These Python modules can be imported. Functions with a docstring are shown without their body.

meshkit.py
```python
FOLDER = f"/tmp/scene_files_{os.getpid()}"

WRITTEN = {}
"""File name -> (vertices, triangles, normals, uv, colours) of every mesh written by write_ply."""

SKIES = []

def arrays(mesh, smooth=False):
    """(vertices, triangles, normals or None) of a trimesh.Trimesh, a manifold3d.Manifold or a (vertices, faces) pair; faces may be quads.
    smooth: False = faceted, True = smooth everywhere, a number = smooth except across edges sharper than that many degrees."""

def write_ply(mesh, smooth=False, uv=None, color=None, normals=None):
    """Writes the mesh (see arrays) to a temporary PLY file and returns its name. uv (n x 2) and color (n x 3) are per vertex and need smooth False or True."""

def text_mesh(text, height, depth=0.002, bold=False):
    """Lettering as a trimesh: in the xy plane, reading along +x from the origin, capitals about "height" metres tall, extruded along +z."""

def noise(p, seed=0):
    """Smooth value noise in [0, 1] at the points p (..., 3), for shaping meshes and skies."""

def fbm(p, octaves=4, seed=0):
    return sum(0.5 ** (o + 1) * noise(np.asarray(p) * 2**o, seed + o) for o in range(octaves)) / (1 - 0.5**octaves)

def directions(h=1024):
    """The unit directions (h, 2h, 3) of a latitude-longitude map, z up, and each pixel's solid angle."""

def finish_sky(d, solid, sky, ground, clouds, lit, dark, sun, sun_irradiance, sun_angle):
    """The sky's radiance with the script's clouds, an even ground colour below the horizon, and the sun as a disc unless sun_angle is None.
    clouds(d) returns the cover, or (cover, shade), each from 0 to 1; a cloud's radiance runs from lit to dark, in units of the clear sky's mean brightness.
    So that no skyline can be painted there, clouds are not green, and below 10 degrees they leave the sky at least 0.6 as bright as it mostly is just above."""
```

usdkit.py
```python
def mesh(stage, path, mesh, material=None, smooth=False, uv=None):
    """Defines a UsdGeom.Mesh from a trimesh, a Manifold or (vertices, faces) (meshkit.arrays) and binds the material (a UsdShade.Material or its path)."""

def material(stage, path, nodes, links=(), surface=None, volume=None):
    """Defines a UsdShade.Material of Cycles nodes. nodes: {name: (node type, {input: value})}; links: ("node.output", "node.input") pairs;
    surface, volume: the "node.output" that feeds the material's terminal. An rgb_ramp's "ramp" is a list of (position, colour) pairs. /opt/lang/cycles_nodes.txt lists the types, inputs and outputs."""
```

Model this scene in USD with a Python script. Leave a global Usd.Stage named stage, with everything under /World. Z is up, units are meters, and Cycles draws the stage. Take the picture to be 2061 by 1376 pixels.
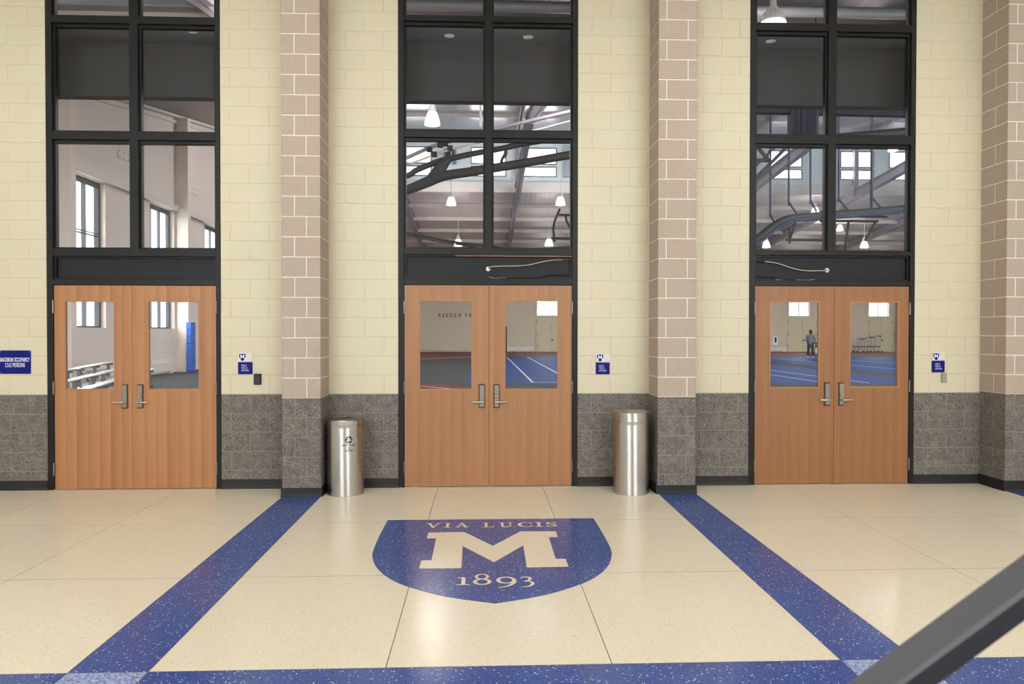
import math, random
import numpy as np, trimesh
import manifold3d as m3
from shapely.geometry import Polygon, LineString, Point, box as sbox
from shapely.ops import unary_union
from shapely import affinity
from pxr import Usd, UsdGeom, UsdLux, UsdShade, Gf, Sdf
import usdkit, meshkit

random.seed(7)
stage = Usd.Stage.CreateInMemory()
UsdGeom.SetStageUpAxis(stage, UsdGeom.Tokens.z)
UsdGeom.SetStageMetersPerUnit(stage, 1.0)
W = UsdGeom.Xform.Define(stage, '/World')
stage.SetDefaultPrim(W.GetPrim())
UsdGeom.Scope.Define(stage, '/World/Looks')

# ------------------------------------------------------------------ camera, sky, exposure, light levels
EYE = (-0.0821, -8.0764, 1.6705)
FWD = (0.04026319, 0.9991173, -0.01197915)
RGT = (0.999189032, -0.0402555868, 0.000875444503)
UPV = (-0.000392443837, 0.0120046884, 0.999927864)
cam = UsdGeom.Camera.Define(stage, '/World/camera')
cam.AddTransformOp().Set(Gf.Matrix4d(*RGT, 0, *UPV, 0, *[-c for c in FWD], 0, *EYE, 1))
cam.CreateHorizontalApertureAttr(36.0)
cam.CreateVerticalApertureAttr(36.0 * 1376 / 2061)
cam.CreateFocalLengthAttr(36.0 * 1497.2 / 2061)
cam.CreateClippingRangeAttr(Gf.Vec2f(0.05, 500))
cam.CreateFStopAttr(5.0)
cam.CreateFocusDistanceAttr(8.6)
cam.CreateExposureAttr(-0.62)

SKY = 12.0                       # overcast daylight outside
ADDED_LOBBY_LAMP = (9.2, 9.0, 8.95)    # radiance of the added lobby ceiling lamps
DOWNLIGHT = (9.0, 8.8, 8.4)
HIGHBAY = (140.0, 131.0, 125.0)
dome = UsdLux.DomeLight.Define(stage, '/World/sky')
dome.CreateColorAttr(Gf.Vec3f(0.93, 0.97, 1.0))
dome.CreateIntensityAttr(SKY)

# ------------------------------------------------------------------ materials
def mat(name, nodes, links=(), surface='p.BSDF'):
    return usdkit.material(stage, '/World/Looks/' + name, nodes, links, surface=surface)

def plain(name, color, rough=0.5, metallic=0.0, spec=0.5, **kw):
    return mat(name, {'p': ('principled_bsdf', dict(base_color=color, roughness=rough, metallic=metallic, specular_ior_level=spec, **kw))})

def speckle(name, stops, scale, rough, bump=0.0, spec=0.5, noise_mix=None):
    n = {'g': ('geometry', {}), 'v': ('voronoi_texture', dict(scale=scale, feature='f1')),
         's': ('separate_color', {}), 'r': ('rgb_ramp', dict(ramp=stops, interpolate=True)),
         'p': ('principled_bsdf', dict(roughness=rough, specular_ior_level=spec))}
    l = [('g.position', 'v.vector'), ('v.color', 's.color'), ('s.r', 'r.fac'), ('r.color', 'p.base_color')]
    if bump:
        n['b'] = ('bump', dict(strength=0.5, distance=bump))
        l += [('s.g', 'b.height'), ('b.normal', 'p.normal')]
    return mat(name, n, l)

def painted(name, color, scale=90, bump=0.0015, rough=0.45, var=0.06):
    d = tuple(c * (1 - var) for c in color)
    return mat(name, {'g': ('geometry', {}), 'n': ('noise_texture', dict(scale=scale, detail=3)), 'n2': ('noise_texture', dict(scale=2.3, detail=2)),
                      'm': ('mix_color', dict(a=color, b=d)), 'b': ('bump', dict(strength=0.35, distance=bump)),
                      'p': ('principled_bsdf', dict(roughness=rough, specular_ior_level=0.35))},
               [('g.position', 'n.vector'), ('g.position', 'n2.vector'), ('n2.fac', 'm.fac'), ('m.result', 'p.base_color'), ('n.fac', 'b.height'), ('b.normal', 'p.normal')])

def wood(name, c1, c2, seed, strong=1.0):
    """veneer: vertical leaves about 11 cm wide, each shading across its width, with fine grain"""
    n = {'g': ('geometry', {}), 'x': ('separate_xyz', {}), 'd': ('math', dict(math_type='multiply_add', value2=1 / 0.118, value3=seed)),
         'fl': ('math', dict(math_type='floor')), 'fr': ('math', dict(math_type='fraction')),
         'wn': ('white_noise_texture', dict(dimensions='1D')),
         'mp': ('mapping', dict(scale=(230, 20, 3.0))), 'gr': ('noise_texture', dict(scale=1.0, detail=4, roughness=0.6)),
         'mp2': ('mapping', dict(scale=(16, 3, 0.9))), 'gr2': ('noise_texture', dict(scale=1.0, detail=2)),
         'a1': ('math', dict(math_type='multiply', value2=0.42 * strong)), 'a2': ('math', dict(math_type='multiply_add', value2=0.22 * strong)),
         'a3': ('math', dict(math_type='multiply_add', value2=0.68)), 'a4': ('math', dict(math_type='multiply_add', value2=0.35)),
         'r': ('rgb_ramp', dict(ramp=[(0.30, c1), (1.06, c2)])), 'p': ('principled_bsdf', dict(roughness=0.42, specular_ior_level=0.4))}
    l = [('g.position', 'x.vector'), ('x.x', 'd.value1'), ('d.value', 'fl.value1'), ('d.value', 'fr.value1'), ('fl.value', 'wn.w'),
         ('g.position', 'mp.vector'), ('mp.vector', 'gr.vector'), ('g.position', 'mp2.vector'), ('mp2.vector', 'gr2.vector'),
         ('fr.value', 'a1.value1'), ('wn.value', 'a2.value1'), ('a1.value', 'a2.value3'),
         ('gr.fac', 'a3.value1'), ('a2.value', 'a3.value3'), ('gr2.fac', 'a4.value1'), ('a3.value', 'a4.value3'), ('a4.value', 'r.fac'), ('r.color', 'p.base_color')]
    return mat(name, n, l)

def pane_mat(name, tint, refl):
    return mat(name, {'t': ('transparent_bsdf', dict(color=tint)), 'g': ('glossy_bsdf', dict(color=(1, 1, 1), roughness=0.0)), 'm': ('mix_closure', dict(fac=refl))},
               [('t.BSDF', 'm.closure1'), ('g.BSDF', 'm.closure2')], surface='m.closure')

def glow(name, color):
    k = max(color)
    return mat(name, {'e': ('emission', dict(color=tuple(c / k for c in color), strength=k))}, surface='e.emission')

def deck(name, color, rough, axis, metallic=0.2):
    """ribbed metal roof deck; the ribs run along the other axis"""
    return mat(name, {'g': ('geometry', {}), 'w': ('wave_texture', dict(bands_direction=axis, scale=1.1, profile='sine')), 'b': ('bump', dict(strength=0.25, distance=0.02)),
                      'p': ('principled_bsdf', dict(base_color=color, roughness=rough, metallic=metallic))},
               [('g.position', 'w.vector'), ('w.fac', 'b.height'), ('b.normal', 'p.normal')])

M = {}
M['yellow'] = painted('yellow_paint', (0.685, 0.618, 0.447))
M['tan'] = speckle('tan_block', [(0, (0.22, 0.17, 0.13)), (0.03, (0.405, 0.33, 0.265)), (0.5, (0.45, 0.367, 0.297)), (1, (0.49, 0.405, 0.33))], 260, 0.75, 0.0006, 0.25)
M['tan_mortar'] = painted('cream_mortar', (0.78, 0.70, 0.62), rough=0.8)
M['grey'] = mat('grey_block', {'g': ('geometry', {}), 'v': ('voronoi_texture', dict(scale=190, feature='f1')), 's': ('separate_color', {}), 'n': ('noise_texture', dict(scale=11, detail=2)),
    'k': ('math', dict(math_type='multiply_add', value2=0.5, value3=-0.25)), 'a': ('math', dict(math_type='add', use_clamp=True)),
    'r': ('rgb_ramp', dict(ramp=[(0, (0.03, 0.026, 0.024)), (0.12, (0.06, 0.052, 0.047)), (0.24, (0.15, 0.13, 0.113)), (0.8, (0.19, 0.165, 0.145)), (0.93, (0.25, 0.222, 0.20)), (1, (0.34, 0.31, 0.285))])),
    'b': ('bump', dict(strength=0.4, distance=0.0008)), 'p': ('principled_bsdf', dict(roughness=0.6, specular_ior_level=0.3))},
    [('g.position', 'v.vector'), ('g.position', 'n.vector'), ('v.color', 's.color'), ('n.fac', 'k.value1'), ('k.value', 'a.value1'), ('s.r', 'a.value2'), ('a.value', 'r.fac'), ('r.color', 'p.base_color'), ('s.g', 'b.height'), ('b.normal', 'p.normal')])
M['grey_mortar'] = painted('grey_mortar', (0.26, 0.235, 0.205), rough=0.85)
M['rubber'] = plain('black_rubber', (0.0155, 0.0145, 0.014), 0.5, spec=0.35)
M['frame'] = plain('dark_frame', (0.0095, 0.0092, 0.0091), 0.42, spec=0.24)
M['frame_dark'] = plain('dark_panel', (0.010, 0.0105, 0.013), 0.5, spec=0.26)
M['wood1'] = wood('veneer_orange', (0.262, 0.096, 0.034), (0.435, 0.207, 0.088), 0.2)
M['wood2'] = wood('veneer_warm', (0.28, 0.117, 0.046), (0.412, 0.207, 0.098), 3.6, 0.55)
M['wood3'] = wood('veneer_brown', (0.235, 0.094, 0.034), (0.35, 0.163, 0.068), 8.1, 0.45)
M['bead'] = plain('wood_bead', (0.36, 0.17, 0.075), 0.5)
M['nickel'] = plain('satin_nickel', (0.52, 0.48, 0.42), 0.28, 1.0)
M['nickel_dark'] = plain('satin_nickel_plate', (0.28, 0.255, 0.225), 0.33, 1.0)
M['red'] = plain('red_dot', (0.35, 0.01, 0.01), 0.4)
M['steel'] = mat('brushed_steel', {'g': ('geometry', {}), 'mp': ('mapping', dict(scale=(75, 75, 0.5))), 'ns': ('noise_texture', dict(scale=1.0, detail=3)), 'bu': ('bump', dict(strength=0.35, distance=0.0012)), 't': ('tangent', dict(direction_type='radial', axis='z')), 'p': ('principled_bsdf', dict(base_color=(0.58, 0.565, 0.545), metallic=1.0, roughness=0.30, anisotropic=0.9, anisotropic_rotation=0.25))},
                 [('t.tangent', 'p.tangent'), ('g.position', 'mp.vector'), ('mp.vector', 'ns.vector'), ('ns.fac', 'bu.height'), ('bu.normal', 'p.normal')])
M['steel_rim'] = plain('steel_rim', (0.56, 0.55, 0.53), 0.22, 1.0)
M['black'] = plain('black_print', (0.006, 0.006, 0.007), 0.5)
M['void'] = plain('dark_inside', (0.004, 0.004, 0.004), 0.9)
M['navy'] = plain('navy_plate', (0.006, 0.010, 0.165), 0.5, spec=0.12)
M['white'] = plain('white_print', (0.80, 0.80, 0.82), 0.5)
M['pinkwhite'] = plain('pale_plate', (0.72, 0.66, 0.62), 0.4)
M['grey_plate'] = plain('grey_plate', (0.32, 0.30, 0.25), 0.4)
M['conduit'] = plain('conduit_metal', (0.40, 0.37, 0.31), 0.4, 0.8)
M['glass'] = pane_mat('window_glass', (0.955, 0.955, 0.96), 0.020)
M['farglass'] = pane_mat('far_glass', (0.97, 0.98, 0.98), 0.03)
M['beige'] = speckle('beige_terrazzo', [(0, (0.36, 0.29, 0.20)), (0.018, (0.74, 0.65, 0.49)), (0.45, (0.80, 0.705, 0.54)), (0.9, (0.84, 0.75, 0.585)), (1, (0.88, 0.81, 0.66))], 210, 0.20, 0, 0.24)
M['light_blue'] = speckle('pale_blue_terrazzo', [(0, (0.08, 0.08, 0.10)), (0.18, (0.19, 0.24, 0.45)), (0.4, (0.25, 0.33, 0.60)), (0.8, (0.36, 0.44, 0.70)), (1, (0.55, 0.55, 0.6))], 120, 0.19, 0, 0.35)
M['blue'] = mat('blue_terrazzo', {
    'g': ('geometry', {}), 'v': ('voronoi_texture', dict(scale=95, feature='f1')), 's': ('separate_color', {}), 'r': ('rgb_ramp', dict(ramp=[(0, (0, 0, 0)), (0.925, (0, 0, 0)), (0.93, (1, 1, 1)), (1, (1, 1, 1))])),
    'dm': ('math', dict(math_type='less_than', value2=0.40)), 'mm': ('math', dict(math_type='multiply')),
    'v2': ('voronoi_texture', dict(scale=210, feature='f1')), 's2': ('separate_color', {}), 'r2': ('rgb_ramp', dict(ramp=[(0, (0.022, 0.045, 0.17)), (0.5, (0.034, 0.075, 0.285)), (0.95, (0.052, 0.11, 0.36)), (1, (0.2, 0.25, 0.45))])),
    'm': ('mix_color', dict(b=(0.66, 0.65, 0.62))), 'p': ('principled_bsdf', dict(roughness=0.18, specular_ior_level=0.33))},
    [('g.position', 'v.vector'), ('g.position', 'v2.vector'), ('v.color', 's.color'), ('s.r', 'r.fac'), ('v.distance', 'dm.value1'), ('r.color', 'mm.value1'), ('dm.value', 'mm.value2'),
     ('v2.color', 's2.color'), ('s2.r', 'r2.fac'), ('r2.color', 'm.a'), ('mm.value', 'm.fac'), ('m.result', 'p.base_color')])
M['zinc'] = plain('zinc_strip', (0.07, 0.066, 0.062), 0.5, 0.3)
M['rail_lit'] = plain('rail_paint_lit', (0.085, 0.085, 0.098), 0.5)  # rail top, with the light on it put into the colour
M['rail_shaded'] = plain('rail_paint_shaded', (0.010, 0.011, 0.018), 0.5, spec=0.25)  # same rail, with shade put into the colour
M['ceil'] = plain('ceiling_white', (0.86, 0.86, 0.85), 0.8)
M['white_wall'] = plain('lobby_white_wall', (0.80, 0.79, 0.77), 0.7)
M['lamp'] = glow('added_lobby_lamp', ADDED_LOBBY_LAMP)  # glow of the added, unseen lobby lamps
M['down'] = glow('downlight_glow', DOWNLIGHT)
M['bay'] = glow('high_bay_glow', HIGHBAY)
M['led'] = glow('led_green', (0.5, 0.6, 0.2))
# field house
M['fh_wall'] = mat('field_house_block', {
    'g': ('geometry', {}), 'sx': ('separate_xyz', {}), 'ad': ('math', dict(math_type='add')), 'cx': ('combine_xyz', {}),
    'k': ('brick_texture', dict(scale=1.0, color1=(1, 1, 1), color2=(0.96, 0.96, 0.96), mortar=(0.0, 0.0, 0.0), mortar_size=0.008, brick_width=0.41, row_height=0.205)),
    'b': ('bump', dict(strength=0.5, distance=0.006)), 'p': ('principled_bsdf', dict(base_color=(0.64, 0.55, 0.49), roughness=0.6))},
    [('g.position', 'sx.vector'), ('sx.x', 'ad.value1'), ('sx.y', 'ad.value2'), ('ad.value', 'cx.x'), ('sx.z', 'cx.y'), ('cx.vector', 'k.vector'), ('k.color', 'b.height'), ('b.normal', 'p.normal')])
M['fh_far'] = plain('far_wall_paint', (0.50, 0.425, 0.31), 0.65)
M['fh_door'] = plain('far_door_paint', (0.50, 0.43, 0.28), 0.5)
M['fh_trim'] = plain('pale_trim', (0.60, 0.55, 0.51), 0.55)
M['fh_ledge'] = plain('ledge_paint', (0.56, 0.50, 0.47), 0.55)
M['monitor'] = plain('monitor_wall_paint', (0.58, 0.66, 0.68), 0.6)
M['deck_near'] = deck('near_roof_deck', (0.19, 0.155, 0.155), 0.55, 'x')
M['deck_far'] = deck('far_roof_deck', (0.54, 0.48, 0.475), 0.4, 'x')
M['deck_shiny'] = deck('monitor_deck', (0.55, 0.53, 0.55), 0.25, 'y', 0.6)
M['rafter'] = plain('rafter_paint', (0.21, 0.19, 0.225), 0.55)
M['purlin'] = plain('purlin_paint', (0.52, 0.46, 0.43), 0.55)
M['bulk'] = plain('black_fascia', (0.034, 0.034, 0.037), 0.7)
M['rubber_floor'] = speckle('grey_rubber_floor', [(0, (0.045, 0.045, 0.05)), (1, (0.075, 0.075, 0.08))], 40, 0.7, 0, 0.08)
M['mat_blue'] = plain('blue_court', (0.007, 0.056, 0.235), 0.6, spec=0.05)
M['track'] = plain('red_track', (0.22, 0.060, 0.050), 0.7, spec=0.06)
M['line'] = plain('white_line', (0.75, 0.75, 0.75), 0.6)
M['grey_panel'] = plain('grey_window_panel', (0.30, 0.34, 0.38), 0.5)
M['win_frame'] = plain('window_frame_dark', (0.05, 0.055, 0.055), 0.5)
M['pad'] = plain('blue_pad', (0.02, 0.10, 0.42), 0.45)
M['alu'] = plain('bleacher_aluminium', (0.50, 0.505, 0.51), 0.35, 0.7)
M['bl_frame'] = plain('bleacher_frame', (0.10, 0.095, 0.09), 0.5)
M['net'] = plain('net_charcoal', (0.011, 0.0115, 0.015), 0.7)
M['net_blue'] = plain('net_blue', (0.006, 0.017, 0.050), 0.7)
M['navy_cloth'] = plain('navy_cloth', (0.006, 0.012, 0.035), 0.8)
M['netting'] = mat('grey_netting', {'t': ('transparent_bsdf', dict(color=(1, 1, 1))), 'd': ('diffuse_bsdf', dict(color=(0.065, 0.067, 0.082))), 'm': ('mix_closure', dict(fac=0.52))}, [('t.BSDF', 'm.closure1'), ('d.BSDF', 'm.closure2')], surface='m.closure')
M['pipe'] = plain('grey_pipe', (0.22, 0.225, 0.245), 0.45)
M['galv'] = plain('galvanised', (0.55, 0.53, 0.50), 0.4, 0.3)
M['dark_steel'] = plain('dark_steel', (0.013, 0.013, 0.014), 0.6, spec=0.2)
M['lampshell'] = plain('lamp_shell', (0.55, 0.53, 0.52), 0.4)
M['skin'] = plain('skin', (0.45, 0.28, 0.20), 0.5)
M['hoodie'] = plain('grey_hoodie', (0.10, 0.105, 0.125), 0.8)
M['dark_cloth'] = plain('dark_trousers', (0.008, 0.009, 0.013), 0.85, spec=0.1)
M['shoe'] = plain('pale_shoe', (0.6, 0.58, 0.57), 0.6)
M['ground'] = plain('outdoor_ground', (0.30, 0.32, 0.28), 0.9)
M['plywood'] = plain('raw_wood_edge', (0.22, 0.12, 0.07), 0.6)

# ------------------------------------------------------------------ helpers
used = {}
def numbered(parent, name):
    k = (parent, name); n = used.get(k, 0); used[k] = n + 1
    return name if n == 0 else f'{name}_{n:03d}'

def path_of(parent):
    return '/World' if parent is None else str(parent.GetPath())

def tag(p, label=None, cat=None, group=None, kind=None):
    for k, v in (('label', label), ('category', cat), ('group', group), ('kind', kind)):
        if v: p.SetCustomDataByKey(k, v)
    return p

def thing(name, label, cat, group=None, kind=None, loc=None, rz=0):
    p = path_of(None) + '/' + numbered('/World', name)
    x = UsdGeom.Xform.Define(stage, p)
    if loc is not None:
        x.AddTranslateOp().Set(Gf.Vec3d(*loc))
        if rz: x.AddRotateZOp().Set(rz)
    return tag(x.GetPrim(), label, cat, group, kind)

def obj(name, mesh, material, parent=None, smooth=False, label=None, cat=None, group=None, kind=None):
    pp = path_of(parent)
    m = usdkit.mesh(stage, pp + '/' + numbered(pp, name), mesh, material, smooth=smooth)
    return tag(m.GetPrim(), label, cat, group, kind)

def cat(*ms):
    return trimesh.util.concatenate([m for m in ms])

def box(x0, x1, y0, y1, z0, z1):
    m = trimesh.creation.box([x1 - x0, y1 - y0, z1 - z0]); m.apply_translation([(x0 + x1) / 2, (y0 + y1) / 2, (z0 + z1) / 2]); return m

def cbox(x0, x1, y0, y1, z0, z1, c=0.003):
    """box with all edges chamfered"""
    P = []
    for sx in (0, 1):
        for sy in (0, 1):
            for sz in (0, 1):
                x, y, z = (x0, x1)[sx], (y0, y1)[sy], (z0, z1)[sz]
                dx, dy, dz = c * (1 - 2 * sx), c * (1 - 2 * sy), c * (1 - 2 * sz)
                P += [(x, y + dy, z + dz), (x + dx, y, z + dz), (x + dx, y + dy, z)]
    return trimesh.convex.convex_hull(np.array(P))

def extr(poly, depth):
    gs = getattr(poly, 'geoms', [poly])
    return cat(*[trimesh.creation.extrude_polygon(g, depth, engine='earcut') for g in gs if g.area > 1e-9])

def to_wall(m, x, y, z, depth=None):
    """mesh drawn in the xy plane and extruded +z -> stands in the X-Z plane facing -Y, front face at y"""
    m = m.copy(); v = m.vertices.copy()
    d = v[:, 2].max()
    m.vertices = np.c_[v[:, 0] + x, y + (d - v[:, 2]), v[:, 1] + z]
    m.fix_normals(); return m

def floor_piece(poly, z0, z1):
    m = extr(poly, z1 - z0); m.apply_translation([0, 0, z0]); return m

def curve(pts, n=8):
    p = np.array(pts, float)
    if len(p) < 3: return p
    q = np.vstack([2 * p[0] - p[1], p, 2 * p[-1] - p[-2]]); out = []
    for i in range(1, len(q) - 2):
        for t in np.linspace(0, 1, n, endpoint=False):
            a, b, c, d = q[i - 1], q[i], q[i + 1], q[i + 2]
            out.append(0.5 * ((2 * b) + (-a + c) * t + (2 * a - 5 * b + 4 * c - d) * t * t + (-a + 3 * b - 3 * c + d) * t ** 3))
    return np.array(out + [p[-1]])

def tube(pts, r, sides=10, n=6, flat=1.0):
    p = curve(pts, n); N = len(p); r = np.full(N, r) if np.ndim(r) == 0 else np.interp(np.linspace(0, 1, N), np.linspace(0, 1, len(r)), r)
    t = np.gradient(p, axis=0); t /= np.linalg.norm(t, axis=1, keepdims=True)
    up = np.array([0, 0, 1.0]) if abs(t[0][2]) < 0.9 else np.array([0, 1.0, 0])
    V = []; a = np.linspace(0, 2 * np.pi, sides, endpoint=False)
    for i in range(N):
        s = np.cross(t[i], up); s /= np.linalg.norm(s); u = np.cross(s, t[i])
        V.append(p[i] + r[i] * (np.outer(np.cos(a), s) + flat * np.outer(np.sin(a), u)))
        up = u
    V = np.vstack(V); F = []
    for i in range(N - 1):
        for k in range(sides):
            a0, a1 = i * sides + k, i * sides + (k + 1) % sides
            F += [(a0, a1, a1 + sides), (a0, a1 + sides, a0 + sides)]
    for i0, flip in ((0, True), ((N - 1) * sides, False)):
        for k in range(1, sides - 1):
            F.append((i0, i0 + k + 1, i0 + k) if flip else (i0, i0 + k, i0 + k + 1))
    m = trimesh.Trimesh(V, np.array(F), process=False); m.fix_normals(); return m

def lathe(profile, n=48):
    m = trimesh.creation.revolve(np.array(profile, float), sections=n); return m

def moved(m, d):
    m = m.copy(); m.apply_translation(d); return m

def fit_text(s, x0, x1, z0, z1, y, depth=0.0015, bold=False):
    """lettering that fills the given rectangle on a wall that faces -Y"""
    t = meshkit.text_mesh(s, 1.0, depth, bold); b = t.bounds
    t.apply_translation([-b[0][0], -b[0][1], 0]); w, h = b[1][0] - b[0][0], b[1][1] - b[0][1]
    v = t.vertices.copy(); v[:, 0] *= (x1 - x0) / w; v[:, 1] *= (z1 - z0) / h; t.vertices = v
    return to_wall(t, x0, y, z0)

def blob(chain, sub=0.02):
    """convex hulls of sphere pairs joined into one smooth body"""
    parts = []
    for (a, ra), (b, rb) in chain:
        s1 = m3.Manifold.sphere(ra, 16).translate(list(a)); s2 = m3.Manifold.sphere(rb, 16).translate(list(b))
        parts.append(m3.Manifold.batch_hull([s1, s2]))
    m = m3.Manifold.batch_boolean(parts, m3.OpType.Add).to_mesh()
    return trimesh.Trimesh(m.vert_properties[:, :3], m.tri_verts)

# ------------------------------------------------------------------ lobby floor: terrazzo panels, blue bands, inlaid crest
fl = thing('floor', 'polished cream terrazzo lobby floor with blue bands and a shield crest', 'floor', kind='structure')
obj('divider_strip', box(-9.6, 9.8, -16, 0.02, -0.12, -0.0012), M['zinc'], fl, label='thin dark metal divider lines between the panels')
half = [(0.000, -3.497), (0.20, -3.42), (0.36, -3.335), (0.53, -3.205), (0.655, -3.08), (0.755, -2.925), (0.835, -2.745), (0.885, -2.56), (0.912, -2.39), (0.922, -2.1), (0.922, -1.41)]
half = [(0.0, -3.497)] + [tuple(q[:2]) for q in curve([(x, y, 0) for x, y in half[1:-1]], 5)] + [(0.924, -1.8), (0.922, -1.41)]
shield = Polygon(half + [(-x, y) for x, y in half[::-1]][:-1]).buffer(0)
G = 0.0022
bands = [(-6.0, -5.61), (-2.117, -1.726), (1.752, 2.146), (5.472, 5.866)]
rows = [0.0, -1.478, -2.937, -4.36]
cols = [-9.55, -8.2, -7.1, -6.0, None, -5.61, -4.445, -3.28, -2.117, None, -1.726, -0.5615, 0.5755, 1.752, None, 2.146, 3.255, 4.363, 5.472, None, 5.866, 7.0, 8.1, 9.75]
def panel(x0, x1, y0, y1, m, name):
    p = sbox(x0 + G, y1 + .0042, x1 - G, y0 - .0042).difference(shield.buffer(G))
    obj(name, floor_piece(p, -0.012, 0.0), m, fl)
for a, b in zip(cols[:-1], cols[1:]):
    if a is None or b is None: continue
    for y0, y1 in zip(rows[:-1], rows[1:]): panel(a, b, y0, y1, M['beige'], 'panel')
for a, b in [(-9.55, -6.0), (-5.61, -2.117), (-1.726, 1.752), (2.146, 5.472), (5.866, 9.75)]:
    obj('blue_band', floor_piece(sbox(a + G, -4.75 + G, b - G, -4.36 - G), -0.012, 0), M['blue'], fl)
    for y0, y1 in ((-4.75, -7.7), (-7.7, -11.5), (-11.5, -16)): panel(a, b, y0, y1, M['beige'], 'panel')
for a, b in bands:
    for y0, y1 in zip(rows[:-1], rows[1:]): obj('blue_band', floor_piece(sbox(a + G, y1 + G, b - G, y0 - G), -0.012, 0), M['blue'], fl)
    obj('crossing_square', floor_piece(sbox(a + G, -4.75 + G, b - G, -4.36 - G), -0.012, 0), M['light_blue'], fl, label='pale blue speckled square where bands cross')
    obj('blue_band', floor_piece(sbox(a + G, -16, b - G, -4.75 - G), -0.012, 0), M['blue'], fl)

def S(a, b, w): return LineString([a, b]).buffer(w / 2, cap_style='flat')
def R(x0, y0, x1, y1): return sbox(x0, y0, x1, y1)
def ring(cx, cy, rx, ry, ox, oy, ix, iy):
    e = affinity.scale(Point(0, 0).buffer(1, 32), rx, ry); i = affinity.scale(Point(0, 0).buffer(1, 32), ix, iy)
    return affinity.translate(e.difference(affinity.translate(i, ox, oy)), cx, cy)
def stroke(pts, ws):
    p = curve([(x, y, 0) for x, y in pts], 8)[:, :2]; w = np.interp(np.linspace(0, 1, len(p)), np.linspace(0, 1, len(ws)), ws)
    return unary_union([unary_union([Point(*p[i]).buffer(w[i] / 2), Point(*p[i + 1]).buffer(w[i + 1] / 2)]).convex_hull for i in range(len(p) - 1)])
T_, t_, s_ = 0.17, 0.075, 0.055
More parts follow.
